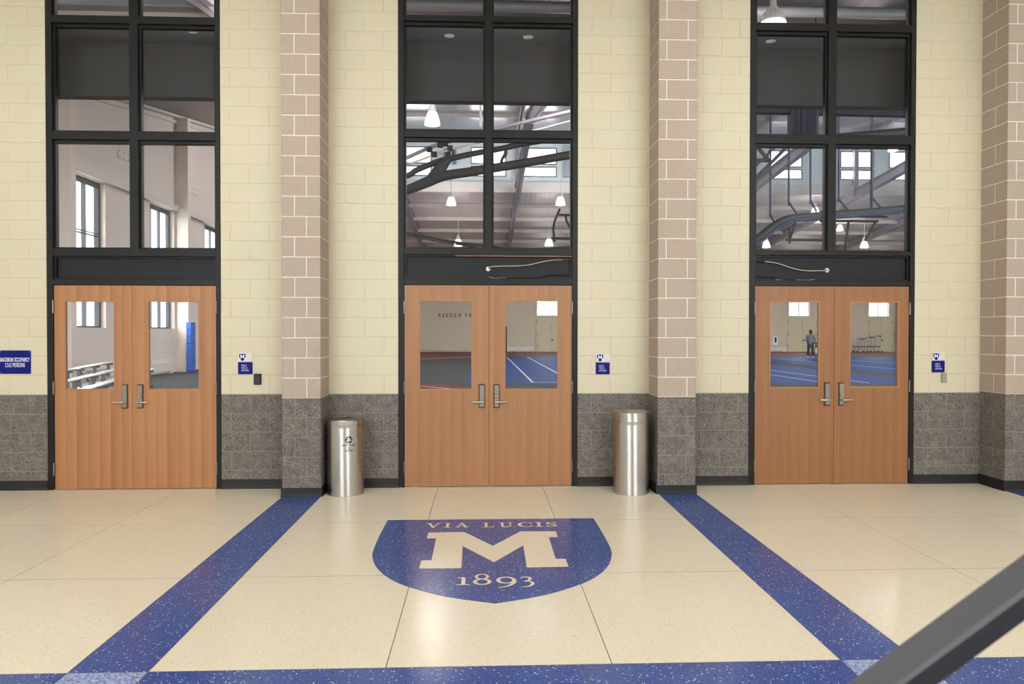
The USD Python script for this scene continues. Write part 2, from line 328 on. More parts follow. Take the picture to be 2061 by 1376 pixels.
GLYPH = {
    'V': unary_union([S((0.16, 1), (0.50, 0.0), T_), S((0.80, 1), (0.46, 0.0), t_), R(0.0, 1 - s_, 0.34, 1), R(0.66, 1 - s_, 0.94, 1)]),
    'I': unary_union([R(0.13, 0, 0.13 + T_, 1), R(0, 0, 0.43, s_), R(0, 1 - s_, 0.43, 1)]),
    'A': unary_union([S((0.14, 0), (0.46, 1), t_), S((0.42, 1), (0.80, 0), T_), R(0.26, 0.30, 0.66, 0.30 + s_), R(0.0, 0, 0.28, s_), R(0.62, 0, 0.96, s_)]),
    'L': unary_union([R(0.13, 0, 0.13 + T_, 1), R(0, 0, 0.70, s_ + 0.01), R(0, 1 - s_, 0.43, 1), Polygon([(0.58, 0), (0.72, 0), (0.76, 0.27), (0.71, 0.27)])]),
    'U': unary_union([R(0.12, 0.3, 0.12 + T_, 1), R(0.72, 0.3, 0.72 + t_, 1), R(0, 1 - s_, 0.42, 1), R(0.60, 1 - s_, 0.92, 1),
                      stroke([(0.205, 0.36), (0.24, 0.14), (0.45, 0.05), (0.68, 0.14), (0.757, 0.36)], [T_, T_, 0.11, t_, t_])]),
    'C': unary_union([ring(0.5, 0.5, 0.5, 0.52, 0.05, 0, 0.36, 0.46).difference(R(0.70, 0.20, 1.2, 0.80)), Polygon([(0.80, 0.66), (0.86, 0.66), (0.86, 1.0), (0.80, 0.92)]), Polygon([(0.82, 0.34), (0.88, 0.34), (0.84, 0.1), (0.74, 0.1)])]),
    'S': unary_union([stroke([(0.56, 0.80), (0.40, 0.96), (0.18, 0.93), (0.10, 0.74), (0.24, 0.58), (0.46, 0.44), (0.56, 0.24), (0.42, 0.06), (0.2, 0.04), (0.06, 0.22)], [t_, t_, 0.10, 0.13, 0.16, 0.16, 0.13, 0.10, t_, t_]),
                      R(0.54, 0.70, 0.60, 1.0), R(0.03, 0.0, 0.09, 0.30)]),
    '1': unary_union([R(0.22, 0, 0.22 + 0.19, 1), R(0, 0, 0.62, 0.07), R(0.02, 0.93, 0.41, 1)]),
    '8': unary_union([ring(0.42, 1.10, 0.33, 0.38, 0, 0, 0.20, 0.29), ring(0.43, 0.38, 0.42, 0.41, 0, 0, 0.25, 0.31)]),
    '9': unary_union([ring(0.42, 0.57, 0.42, 0.46, 0, 0, 0.26, 0.35), stroke([(0.77, 0.62), (0.74, 0.2), (0.5, -0.2), (0.08, -0.42)], [0.17, 0.17, 0.12, 0.05])]),
    '3': unary_union([stroke([(0.06, 0.86), (0.25, 0.98), (0.5, 0.84), (0.46, 0.55), (0.22, 0.40)], [0.05, 0.09, 0.16, 0.12, 0.06]), stroke([(0.22, 0.40), (0.48, 0.36), (0.60, 0.08), (0.42, -0.26), (0.02, -0.40)], [0.06, 0.11, 0.18, 0.13, 0.05])]),
}
def glyph(c, x0, x1, y0, h):
    g = GLYPH[c]; b = g.bounds
    g = affinity.translate(g, -b[0], 0); g = affinity.scale(g, (x1 - x0) / (b[2] - b[0]), h, origin=(0, 0)); return affinity.translate(g, x0, y0)
mh = [(0.004, -2.25), (0.241, -1.832), (0.540, -1.84), (0.540, -2.017), (0.465, -2.018), (0.463, -2.603), (0.537, -2.603), (0.538, -2.792), (0.238, -2.796), (0.243, -2.243), (0.006, -2.667)]
Mpoly = Polygon(mh + [(0.01 - x, y) for x, y in mh[::-1]][1:-1])
letters = [('letter', Mpoly, 'large cream block letter M')]
for c, x0, x1 in (('V', -.567, -.439), ('I', -.408, -.352), ('A', -.313, -.194), ('L', -.074, .025), ('U', .069, .186), ('C', .23, .36), ('I', .382, .447), ('S', .478, .568)):
    letters.append(('motto_letter', glyph(c, x0, x1, -1.683, 0.150), None))
for c, x0, x1 in (('1', -.25, -.165), ('8', -.143, -.018), ('9', .015, .150), ('3', .174, .27)):
    letters.append(('numeral', glyph(c, x0, x1, -3.147, 0.148), None))
allL = unary_union([l[1] for l in letters])
crest = obj('crest', floor_piece(shield.buffer(-G * 0.6).difference(allL.buffer(0.0028)), -0.012, 0.0), M['blue'], fl, label='blue shield crest inlaid in the floor with white-chip speckles')
for n, g, lab in letters: obj(n, floor_piece(g, -0.012, 0.0), M['beige'], crest, label=lab)

# ------------------------------------------------------------------ block walls between the doors
TOP = 6.0
L_ = 0.412
WZ, CL, CU = 1.012, 0.2032, 0.2047
def courses():
    out = []
    for k in range(-5, 0): out.append((k, max(0.0, WZ + CL * k), WZ + CL * (k + 1), 'grey'))
    for k in range(0, 22): out.append((k, WZ + CU * k, WZ + CU * (k + 1), 'yellow'))
    return out
JT = 0.0042
def wall_seg(name, label, x0, x1, jx_even, depth=0.20):
    w = thing(name, label, 'wall', kind='structure')
    obj('lower_core', box(x0, x1, 0.0036, depth, 0, WZ), M['grey_mortar'], w)
    obj('upper_core', box(x0, x1, 0.0036, depth, WZ, 7.0), M['yellow'], w)
    for k, z0, z1, m in courses():
        jx = jx_even if k % 2 == 0 else jx_even + L_ / 2
        n0 = math.floor((x0 - jx) / L_); a = x0
        while a < x1 - 1e-6:
            b = min(x1, jx + L_ * (n0 + 1)); n0 += 1
            if b - a < 0.004: a = b; continue
            g0 = JT if a > x0 + 1e-6 else 0.001; g1 = JT if b < x1 - 1e-6 else 0.001
            if b - a > 0.02:
                j = random.uniform(-0.0005, 0.0005)
                obj('block', cbox(a + g0, b - g1, 0.0 + j, 0.05, z0 + JT, z1 - JT, 0.0035), M[m], w)
            a = b
    return w
wall_seg('wall_front', 'yellow and grey block wall left of the left double door', -6.0, -4.688, -5.075)
wall_seg('wall_front', 'yellow and grey block wall between left door and left pilaster, with black card reader', -2.874, -2.0, -2.770)
wall_seg('wall_front', 'yellow and grey block wall behind the recycling bin, left of middle door', -1.85, -0.984, -1.554)
wall_seg('wall_front', 'yellow and grey block wall behind the open-top trash can, right of middle door', 0.957, 1.86, 1.318)
wall_seg('wall_front', 'yellow and grey block wall between right pilaster and right door', 2.02, 2.855, 2.534)
wall_seg('wall_front', 'yellow and grey block wall right of the right door, with grey card reader', 4.714, 5.6, 4.882)
obj('wall_front', box(-9.6, -6.0, 0, 0.2, 0, 7.0), M['yellow'], label='plain end of the front wall beyond the left block wall', cat='wall', kind='structure')
obj('wall_front', box(5.6, 9.8, 0, 0.2, 0, 7.0), M['yellow'], label='plain end of the front wall beyond the far right pilaster', cat='wall', kind='structure')

# ------------------------------------------------------------------ pilasters of tan blocks on a grey base
def pilaster(label, x0, x1, cut_even, cut_odd, end, side, zb=1.005, c=0.2055, split_on_even=True, rows_up=22):
    """side: which side face shows its end pieces (+1 right, -1 left); cut_*: x of the front joint on even and odd courses"""
    p = thing('pilaster', label, 'pilaster', kind='structure')
    yf = -0.416; J = 0.005
    obj('lower_core', box(x0 + .003, x1 - .003, yf + .003, 0.0, 0, zb), M['grey_mortar'], p)
    obj('upper_core', box(x0 + .003, x1 - .003, yf + .003, 0.0, zb, TOP), M['tan_mortar'], p)
    cc = [(k, max(0, zb + 0.201 * k), zb + 0.201 * (k + 1), 'grey') for k in range(-5, 0)] + [(k, zb + c * k, zb + c * (k + 1), 'tan') for k in range(rows_up)]
    for k, z0, z1, m in cc:
        even = (k % 2 == 0); xc = cut_even if even else cut_odd
        j = 0.003 if m == 'grey' else J
        lsplit = (even == split_on_even) if side < 0 else (even != split_on_even)   # does the left side face show a front block's end?
        for (a, b, sp, left) in ((x0, xc - j, lsplit, True), (xc + j, x1, not lsplit, False)):
            e = 0.0006 * random.uniform(-1, 1)
            if sp:
                obj('block', cbox(a, b, yf + e, yf + end - j, z0 + j, z1 - j, 0.004), M[m], p)
                obj('block', cbox(a, a + 0.1, yf + end + j, -0.002, z0 + j, z1 - j, 0.004) if left else cbox(b - 0.1, b, yf + end + j, -0.002, z0 + j, z1 - j, 0.004), M[m], p)
            else:
                obj('block', cbox(a, b, yf + e, -0.002, z0 + j, z1 - j, 0.004), M[m], p)
    return p
pilaster('tan block pilaster with grey base left of the recycling bin', -2.119, -1.728, -2.119 + .391 * .64, -2.119 + .391 * .335, 0.175, +1, split_on_even=False)
pilaster('tan block pilaster with grey base right of the open-top trash can', 1.742, 2.144, 1.742 + .402 * .77, 1.742 + .402 * .215, 0.13, -1, zb=1.008)
pilaster('tan block pilaster cut off by the right edge of the picture', 5.462, 5.862, 5.462 + .4 * .62, 5.462 + .4 * .25, 0.19, -1, zb=1.03, c=0.2055)

# ------------------------------------------------------------------ rubber baseboards
def base_profile(x0, x1, h, y=0.0):
    pr = [(0.0, 0.0), (-0.020, 0.0), (-0.016, 0.006), (-0.009, 0.018), (-0.007, 0.03), (-0.007, h - 0.003), (-0.005, h), (0, h)]
    m = extr(Polygon(pr), x1 - x0)           # drawn in (y, z), extruded along x
    v = m.vertices.copy(); m.vertices = np.c_[v[:, 2] + x0, v[:, 0] + y, v[:, 1]]; m.fix_normals(); return m
for x0, x1, lab in ((-6.0, -4.69, 'left of the left door'), (-2.872, -2.119, 'between left door and left pilaster'), (-1.728, -0.986, 'behind the recycling bin'),
                    (0.958, 1.742, 'behind the open-top trash can'), (2.144, 2.853, 'between right pilaster and right door'), (4.716, 5.462, 'right of the right door')):
    obj('baseboard_front', base_profile(x0, x1, 0.10), M['rubber'], smooth=25, label='black rubber baseboard on the wall ' + lab, cat='baseboard', kind='structure')
for x0, x1, lab in ((-2.119, -1.728, 'left pilaster'), (1.742, 2.144, 'right pilaster'), (5.462, 5.862, 'pilaster at right picture edge')):
    f = base_profile(x0 - .012, x1 + .012, 0.088 if x0 < 5 else 0.11, -0.416)
    h = 0.088 if x0 < 5 else 0.11
    sides = [box(x0 - 0.008, x0, -0.42, 0, 0, h), box(x1, x1 + 0.008, -0.42, 0, 0, h), box(x0 - .018, x1 + .018, -0.42, 0, 0, 0.008)]
    obj('baseboard_front', cat(f, *sides), M['rubber'], label='black rubber baseboard wrapped around the foot of the ' + lab, cat='baseboard', kind='structure')

# ------------------------------------------------------------------ door frames with glazing above (windows 1-3) and wooden door leaves
BAYS = [
    dict(n=1, who='left', x0=-4.686, x1=-2.876, j0=-4.622, j1=-2.922, cx=-3.772, mw=0.088, seam=-3.809, top=2.172, p=(2.236, 2.484), r=[(2.565, 3.715), (3.803, 4.943), (5.022, 6.0)],
         w=[(-4.506, -3.99, 1.067, 2.005), (-3.639, -3.104, 1.067, 2.005)], wood='wood1', zp=0.862),
    dict(n=2, who='middle', x0=-0.984, x1=0.957, j0=-0.922, j1=0.900, cx=-0.013, mw=0.076, seam=-0.007, top=2.188, p=(2.262, 2.518), r=[(2.586, 3.780), (3.863, 5.026), (5.088, 6.0)],
         w=[(-0.759, -0.191, 1.059, 2.022), (0.166, 0.746, 1.059, 2.025)], wood='wood2', zp=0.856),
    dict(n=3, who='right', x0=2.856, x1=4.713, j0=2.920, j1=4.660, cx=3.770, mw=0.09, seam=3.812, top=2.190, p=(2.250, 2.530), r=[(2.574, 3.757), (3.853, 4.990), (5.074, 6.0)],
         w=[(3.091, 3.642, 1.070, 2.017), (3.99, 4.538, 1.075, 2.015)], wood='wood3', zp=0.868),
]
YF = -0.006
leaf_gap = 0.004
for B in BAYS:
    w = thing('window_%d' % B['n'], 'dark metal frame with six glass panes above the %s double door' % B['who'], 'window frame', kind='structure')
    x0, x1, j0, j1, cx, mw = B['x0'], B['x1'], B['j0'], B['j1'], B['cx'], B['mw']
    fd = 0.115
    obj('jamb', cbox(x0, j0, YF, fd, 0, 6.06, .002), M['frame'], w)
    obj('jamb', cbox(j1, x1, YF, fd, 0, 6.06, .002), M['frame'], w)
    prev = None
    rails = [(B['top'] + .006, B['p'][0]), (B['p'][1], B['r'][0][0]), (B['r'][0][1], B['r'][1][0]), (B['r'][1][1], B['r'][2][0]), (6.0, 6.06)]
    for a, b in rails: obj('rail', cbox(j0, j1, YF, fd, a, b, .002), M['frame'], w)
    m0, m1 = cx - mw / 2, cx + mw / 2
    obj('mullion', cbox(m0, m1, YF - .001, fd, B['p'][1] + .03, 6.02, .002), M['frame'], w)
    obj('threshold', cbox(j0, j1, -0.03, 0.11, 0, 0.007, .002), M['nickel'], w, label='thin metal threshold under the doors')
    # recessed transom panel
    obj('transom_panel', box(j0, j1, 0.055, 0.085, B['p'][0], B['p'][1]), M['frame_dark'], w, label='flat dark metal panel between door and glass')
    pr = sbox(j0, B['p'][0], j1, B['p'][1]); pr = pr.difference(sbox(j0 + .022, B['p'][0] + .016, j1 - .022, B['p'][1] - .018))
    obj('panel_bead', to_wall(extr(pr, 0.03), 0, 0.025, 0), M['frame'], w)
    for a, b in B['r']:
        for p0, p1 in ((j0, m0), (m1, j1)):
            st = sbox(p0, a, p1, b).difference(sbox(p0 + .020, a + .014, p1 - .020, b - .034))
            obj('glazing_stop', to_wall(extr(st, 0.05), 0, 0.03, 0), M['frame'], w)
            obj('pane', box(p0 + .006, p1 - .006, 0.066, 0.072, a + .006, b - .006), M['glass'], w)
    # the two leaves
    for s, (a, b) in enumerate(((j0 + .003, B['seam'] - leaf_gap / 2), (B['seam'] + leaf_gap / 2, j1 - .003))):
        d = thing('door_%d' % (2 * B['n'] - 1 + s), '%s wooden leaf of the %s double door, with %s' % (('left', 'right')[s], B['who'], ('blank lever plate', 'keyed lever plate')[s]), 'door', 'door leaves of the three double doors', 'structure')
        wx0, wx1, wz0, wz1 = B['w'][s]
        slab = sbox(a, 0.008, b, B['top']).difference(sbox(wx0, wz0, wx1, wz1))
        obj('leaf', to_wall(extr(slab, 0.045), 0, 0.008, 0), M[B['wood']], d)
        bead = sbox(wx0 - .008, wz0 - .008, wx1 + .008, wz1 + .008).difference(sbox(wx0 + .007, wz0 + .007, wx1 - .007, wz1 - .007))
        obj('glazing_bead', to_wall(extr(bead, 0.02), 0, 0.004, 0), M['bead'], d)
        obj('pane', box(wx0, wx1, 0.026, 0.032, wz0, wz1), M['glass'], d)
        obj('bottom_sweep', box(a, b, 0.012, 0.05, 0.0072, 0.012), M['nickel_dark'], d)
        if s == 0: obj('seam_light_block', box(b - .02, b + .022, 0.0535, 0.058, 0.012, B['top'] - .004), M['frame_dark'], d)  # strip added behind the seam to block light from beyond
        # lever set: sloped-edge plate, lever, cylinder
        px = (B['seam'] - .112 + .035) if s == 0 else (B['seam'] + .049 + .035)
        zp = B['zp']; hw, hh = 0.0355, 0.131
        zc = zp + hh
        pv = []
        for yy, iw, ih in ((0.008, hw, hh), (-0.010, hw - .011, hh - .014)):
            pv += [(px + sx * iw, yy, zc + sz * ih) for sx in (-1, 1) for sz in (-1, 1)]
        plate = obj('lever_plate', trimesh.convex.convex_hull(np.array(pv)), M['nickel_dark'], d)
        lz = zp + 0.070; ls = -1 if s == 0 else 1
        lx = px + (0.004 if s == 0 else -0.004)
        hub = trimesh.creation.cylinder(0.014, 0.05, sections=20); hub.apply_transform(trimesh.transformations.rotation_matrix(np.pi / 2, [1, 0, 0])); hub.apply_translation([lx, -0.03, lz])
        bar = tube([(lx, -0.052, lz), (lx + ls * .03, -0.058, lz), (lx + ls * .11, -0.055, lz + .002)], [0.013, 0.0135, 0.012], 12, 5)
        obj('lever', cat(hub, bar), M['nickel'], plate, smooth=40)
        if s == 1:
            cyl = lathe([(0, 0), (0.022, 0), (0.022, .008), (0.017, .014), (0.011, .014), (0.011, .010), (0, .010)], 28)
            cyl.apply_transform(trimesh.transformations.rotation_matrix(np.pi / 2, [1, 0, 0])); cyl.apply_translation([px - .004, -0.009, zp + 0.130])
            obj('cylinder', cyl, M['nickel'], plate, smooth=40)
            dot = trimesh.creation.cylinder(0.0055, 0.003, sections=16); dot.apply_transform(trimesh.transformations.rotation_matrix(np.pi / 2, [1, 0, 0])); dot.apply_translation([px - .004, -0.0205, zp + 0.134])
            obj('indicator', dot, M['red'], plate, label='small red dot')
        hx = a - .004 if s == 0 else b + .004
        for hz in (1.945, 1.085, 0.22):
            ks = []
            for q in range(5):
                k = trimesh.creation.cylinder(0.0085, 0.0255, sections=14); k.apply_translation([hx, -0.006, hz - 0.054 + q * 0.027]); ks.append(k)
            obj('hinge', cat(*ks, box(hx - .010, hx + .010, -0.003, 0.004, hz - .067, hz + .067)), M['nickel_dark'], d, smooth=40)

# things in the transom panels
def round_plate(x, z):
    m = lathe([(0, 0.006), (0.012, 0.006), (0.024, 0.003), (0.026, 0.0), (0, 0)], 24)
    m.apply_transform(trimesh.transformations.rotation_matrix(np.pi / 2, [1, 0, 0])); m.apply_translation([x, 0.055, z]); return m
c = thing('flexible_conduit', 'flexible metal conduit curving right from a round plate above middle door', 'conduit')
obj('tube', tube([(-.006, .045, 2.378), (.012, .03, 2.39), (.03, .028, 2.392), (.113, .032, 2.398), (.307, .034, 2.402), (.433, .034, 2.414), (.549, .034, 2.442), (.666, .034, 2.464), (.745, .034, 2.470)], 0.0085, 10, 6), M['conduit'], c, smooth=40)
obj('round_plate', round_plate(-.015, 2.371), M['white'], c, smooth=40)
obj('connector', cat(tube([(.738, .034, 2.47), (.79, .034, 2.469)], 0.013, 8), tube([(.79, .034, 2.469), (.872, .036, 2.472)], 0.007, 8)), M['nickel_dark'], c)
c = thing('flexible_conduit', 'flexible metal conduit curving left from a round plate above right door', 'conduit')
obj('tube', tube([(3.742, .045, 2.374), (3.72, .03, 2.366), (3.659, .032, 2.364), (3.536, .034, 2.362), (3.422, .034, 2.372), (3.318, .034, 2.398), (3.204, .034, 2.436), (3.119, .034, 2.454), (3.034, .034, 2.461)], 0.0085, 10, 6), M['conduit'], c, smooth=40)
obj('round_plate', round_plate(3.749, 2.372), M['white'], c, smooth=40)
obj('connector', tube([(3.036, .034, 2.461), (2.99, .034, 2.463), (2.945, .036, 2.463)], 0.011, 8), M['frame_dark'], c)
c = thing('loose_wire', 'black loose wire with bare frayed end above middle door', 'wire')
obj('sheath', tube([(.181, .016, 2.270), (.35, .016, 2.271), (.52, .016, 2.271), (.588, .016, 2.287), (.676, .016, 2.306), (.87, .016, 2.305)], 0.0055, 8), M['black'], c, smooth=40)
obj('bare_strand', tube([(-.008, .016, 2.283), (.03, .016, 2.268), (.055, .016, 2.264), (.085, .016, 2.266), (.113, .016, 2.272), (.185, .016, 2.272)], 0.0022, 6), M['galv'], c, smooth=40)
c = thing('loose_wire', 'black loose wire with bare bent end above right door', 'wire')
obj('sheath', tube([(2.945, .016, 2.296), (3.016, .016, 2.301), (3.12, .016, 2.289), (3.215, .016, 2.268), (3.375, .016, 2.264)], 0.0055, 8), M['black'], c, smooth=40)
obj('bare_strand', tube([(3.15, .016, 2.260), (3.26, .016, 2.262), (3.375, .016, 2.262), (3.503, .016, 2.258), (3.593, .016, 2.268)], 0.0022, 6), M['galv'], c, smooth=40)
obj('wood_strip', box(-.374, .898, 0.012, 0.05, 2.500, 2.517), M['plywood'], label='bare brown wood strip along the top of the middle transom panel', cat='wood strip')

# ------------------------------------------------------------------ bins
def on_can(m, cx, cy, rad, ang0, z0):
    """wraps lettering drawn in xy around a cylinder; ang0 0 faces -Y"""
    m = m.copy(); v = m.vertices; a = ang0 + v[:, 0] / rad; r = rad + v[:, 2] + 0.0002
    m.vertices = np.c_[cx + r * np.sin(a), cy - r * np.cos(a), z0 + v[:, 1]]; m.fix_normals(); return m
def centred(s, h, w=None, bold=True):
    t = meshkit.text_mesh(s, h, 0.0006, bold); b = t.bounds; k = (w / (b[1][0] - b[0][0])) if w else 1
    v = t.vertices.copy(); v[:, 0] = (v[:, 0] - (b[0][0] + b[1][0]) / 2) * k; v[:, 1] -= b[0][1]; t.vertices = v; return t
cx, cy, rr = -1.503, -0.272, 0.188
t = thing('recycling_bin', 'brushed steel recycling bin lettered bottles and cans, beside the left pilaster', 'recycling bin', loc=(cx, cy, 0))
obj('body', lathe([(0, 0.004), (rr - .012, 0.0), (rr - .002, 0.0), (rr, .006), (rr, .705), (rr - .008, .708), (rr - .008, .690), (0, .690)], 72), M['steel'], t, smooth=30)
obj('lid_band', lathe([(rr - .004, .700), (rr + .0035, .700), (rr + .0035, .722), (rr + .0065, .724), (rr + .0065, .731), (rr + .001, .733), (rr + .001, .770), (rr - .004, .776), (rr - .01, .776)], 72), M['steel_rim'], t, smooth=30)
lid = obj('lid', lathe([(0.078, .772), (0.074, .783), (0.082, .790), (0.12, .788), (rr - .006, .776), (rr - .03, .770), (0.078, .772)], 72), M['steel_rim'], t, smooth=30)
hole = trimesh.creation.cylinder(0.079, 0.01, sections=40); hole.apply_translation([0, 0, .780])
obj('opening', hole, M['void'], lid, label='round black opening in the lid')
def arrow_symbol(size):
    tri = Polygon([(0.74 * math.cos(a), 0.74 * math.sin(a)) for a in (math.pi / 2, math.pi * 7 / 6, math.pi * 11 / 6)])
    u = Point(0, 0).buffer(1, 24)
    for k in range(3):      # three arrows: notch behind each head, slit at each fold
        a = math.radians(90 + 120 * k); b = a - math.radians(60)
        u = u.difference(LineString([(0.2 * math.cos(a), 0.2 * math.sin(a)), (1.2 * math.cos(a + .12), 1.2 * math.sin(a + .12))]).buffer(.07, cap_style='flat'))
        u = u.difference(LineString([(0.1 * math.cos(b), 0.1 * math.sin(b)), (0.72 * math.cos(b - .22), 0.72 * math.sin(b - .22)), (1.2 * math.cos(b + .10), 1.2 * math.sin(b + .10))]).buffer(.065, cap_style='flat'))
    return extr(affinity.scale(u.difference(tri).buffer(-.01), size, size, origin=(0, 0)), 0.0006)
ang = 0.355
obj('recycling_symbol', on_can(arrow_symbol(0.037), 0, 0, rr, ang, 0.582), M['black'], t, label='black three-arrow recycling symbol')
for s, h, wd, z in (('BOTTLES', .020, .132, .516), ('&', .018, .016, .489), ('CANS', .020, .082, .461)):
    obj('lettering', on_can(centred(s, h, wd), 0, 0, rr, ang, z), M['black'], t)
cx, cy = 1.484, -0.332; rr = 0.186
t = thing('trash_can', 'brushed steel open-top trash can with funnel rim, beside the right pilaster', 'trash can', loc=(cx, cy, 0))
obj('body', lathe([(0, 0.004), (rr - .012, 0.0), (rr - .002, 0.0), (rr, .006), (rr, .735), (rr - .006, .738), (0, .720)], 72), M['steel'], t, smooth=30)
obj('rim_band', lathe([(rr - .004, .728), (rr + .0035, .728), (rr + .0035, .748), (rr + .007, .750), (rr + .007, .758), (rr - .001, .760)], 72), M['steel_rim'], t, smooth=30)
obj('collar', lathe([(rr - .006, .755), (rr - .001, .757), (rr - .001, .842), (rr + .001, .850), (rr - .004, .853), (rr - .008, .850)], 72), M['steel'], t, smooth=30)
obj('funnel', lathe([(rr - .006, .851), (0.10, .790), (0.085, .770), (0.085, .74)], 72), M['steel_rim'], t, smooth=30)
hole = trimesh.creation.cylinder(0.086, 0.004, sections=40); hole.apply_translation([0, 0, .742]); obj('opening', hole, M['void'], t)

# ------------------------------------------------------------------ signs and readers on the wall
def rplate(x0, x1, z0, z1, y0, y1, r=0.006):
    return to_wall(extr(sbox(x0 + r, z0 + r, x1 - r, z1 - r).buffer(r, 4), y1 - y0), 0, y0, 0)
t = thing('occupancy_sign', 'blue maximum occupancy sign on the wall left of left door', 'sign')
obj('plate', rplate(-5.176, -4.856, 1.236, 1.482, -0.008, -0.0015, 0.012), M['navy'], t)
obj('lettering', fit_text('MAXIMUM OCCUPANCY', -5.168, -4.866, 1.362, 1.408, -0.0090, 0.001, True), M['white'], t)
obj('lettering', fit_text('1262 PERSONS', -5.120, -4.914, 1.306, 1.351, -0.0090, 0.001, True), M['white'], t)
for sx in (-5.163, -4.869):
    for sz in (1.249, 1.469):
        k = trimesh.creation.cylinder(0.0035, 0.003, sections=10); k.apply_transform(trimesh.transformations.rotation_matrix(np.pi / 2, [1, 0, 0])); k.apply_translation([sx, -0.009, sz])
        obj('screw', k, M['galv'], t)
def room_sign(label, x0, x1, zb, zt):
    t = thing('room_sign', label, 'sign', 'field house room signs')
    wd = x1 - x0; zm = zb + 0.128; zk = zm + 0.008
    obj('upper_plate', rplate(x0 + .001, x1, zk, zt, -0.009, -0.0015, 0.002), M['pinkwhite'], t)
    obj('lower_plate', rplate(x0, x1, zb, zm, -0.009, -0.0015, 0.002), M['navy'], t)
    def sh(cx, zt, w, h):
        hp = [(0, -1), (.45, -.8), (.82, -.52), (1, -.15), (1, 0.0)]
        hp = [(0, -1.0), (.35, -.88), (.70, -.68), (.93, -.45), (1, -.2), (1, 0)]
        P = Polygon([(cx + a * w / 2, zt + b * h) for a, b in hp] + [(cx - a * w / 2, zt + b * h) for a, b in hp[::-1]][:-1]); return P
    sx = x0 + 0.0455; s0 = zt - 0.011
    e1 = sh(sx, s0, 0.068, 0.078)
    obj('emblem_border', to_wall(extr(e1.buffer(0.004), 0.0006), 0, -0.0097, 0), M['white'], t)
    obj('emblem', to_wall(extr(e1, 0.0006), 0, -0.0104, 0), M['navy'], t, label='small navy shield')
    mm = affinity.translate(affinity.scale(Mpoly, 0.048 / 1.08, 0.042 / 0.964, origin=(0.005, -2.31)), sx - 0.005, s0 - 0.029 + 2.31)
    obj('letter', to_wall(extr(mm, 0.0006), 0, -0.0111, 0), M['white'], t, label='white block letter M')
    z = zb + 0.128 - 0.044
    for s, k in (('HALE', .70), ('FIELD', .78), ('HOUSE', 1.0)):
        obj('lettering', fit_text(s, x0 + 0.035, x0 + 0.035 + 0.078 * k, z, z + 0.019, -0.0097, 0.0006), M['white'], t); z -= 0.0265
room_sign('white and blue field house sign above the black card reader', -2.690, -2.540, 1.229, 1.456)
room_sign('white and blue field house sign on the wall above the open-top trash can', 1.159, 1.310, 1.222, 1.448)
room_sign('white and blue field house sign above the grey card reader', 4.915, 5.058, 1.239, 1.460)
t = thing('card_reader', 'black card reader below the sign right of left door', 'card reader')
obj('housing', cbox(-2.522, -2.446, -0.024, -0.0015, 1.116, 1.232, .004), M['black'], t)
obj('indicator', box(-2.487, -2.481, -0.0255, -0.0235, 1.170, 1.178), M['led'], t, label='tiny greenish light')
t = thing('card_reader', 'grey card reader below the sign right of right door', 'card reader')
obj('housing', cbox(5.021, 5.082, -0.020, -0.0015, 1.122, 1.232, .003), M['grey_plate'], t)
obj('faceplate', cbox(5.028, 5.075, -0.0225, -0.019, 1.130, 1.224, .001), M['grey_plate'], t)

# ------------------------------------------------------------------ stair handrail in the right foreground
t = thing('handrail', 'dark grey square metal stair handrail crossing the lower right corner', 'handrail')
dx, dz = 0.17, 0.1235; k = math.hypot(dx, dz); ux, uz = dx / k, dz / k
def bar(p, q, w, h, y0):
    """rectangular bar from p to q in the X-Z plane; p, q lie on its upper edge; from y0 back by w"""
    d = np.array([q[0] - p[0], q[1] - p[1]]); d /= np.linalg.norm(d); n = np.array([d[1], -d[0]])
    pts = [np.array(p), np.array(q), np.array(q) + n * h, np.array(p) + n * h]
    m = extr(Polygon(pts).buffer(-0.002).buffer(0.002, 3), w); return to_wall(m, 0, y0, 0)
yr = EYE[1] + 0.95
A0 = np.array([0.63, 1.331]); S0 = 0.1205 / 0.1705
a = (A0[0] - 0.62, A0[1] - 0.62 * S0); b = (A0[0] + 1.9, A0[1] + 1.9 * S0)
obj('cap', bar(a, b, 0.056, 0.008, yr), M['rail_lit'], t, label='top face of the rail, coloured lighter as if lit')
obj('rail', bar((a[0] + .0055, a[1] - .0065), (b[0] + .0055, b[1] - .0065), 0.053, 0.027, yr + .001), M['rail_shaded'], t, label='side of the rail, coloured dark as if in shade')
obj('post', cbox(a[0] + .0, a[0] + .05, yr + .004, yr + .052, 0, a[1] - 0.012, .002), M['rail_shaded'], t)
obj('post', cbox(b[0] - .06, b[0] - .01, yr + .004, yr + .052, 0, b[1] - 0.06, .002), M['rail_shaded'], t)

# ------------------------------------------------------------------ rest of the lobby: ceiling, side and back walls, downlights, added lamps and windows
obj('ceiling', box(-9.6, 9.8, -16.2, 0.0, TOP, TOP + 0.2), M['ceil'], label='plain white lobby ceiling above the doors', cat='ceiling', kind='structure')
obj('trim_1', box(-9.6, 9.8, -3.35, -3.05, TOP - 0.14, TOP), M['tan_mortar'], label='shallow cream drop beam across the lobby ceiling', cat='beam', kind='structure')
obj('wall_left', box(-9.8, -9.6, -16.2, 0.2, 0, TOP), M['white_wall'], label='white side wall at the left end of the lobby', cat='wall', kind='structure')
obj('wall_right', box(9.8, 10.0, -16.2, 0.2, 0, TOP), M['white_wall'], label='white side wall at the right end of the lobby', cat='wall', kind='structure')
bw = sbox(-9.6, 0, 9.8, TOP); WB = [(-8.2, -5.6), (-5.2, -2.6), (3.1, 5.7), (6.1, 8.7)]  # window openings added and sized to bring daylight onto the front wall
for a_, b_ in WB: bw = bw.difference(sbox(a_, 3.2, b_, 5.6))
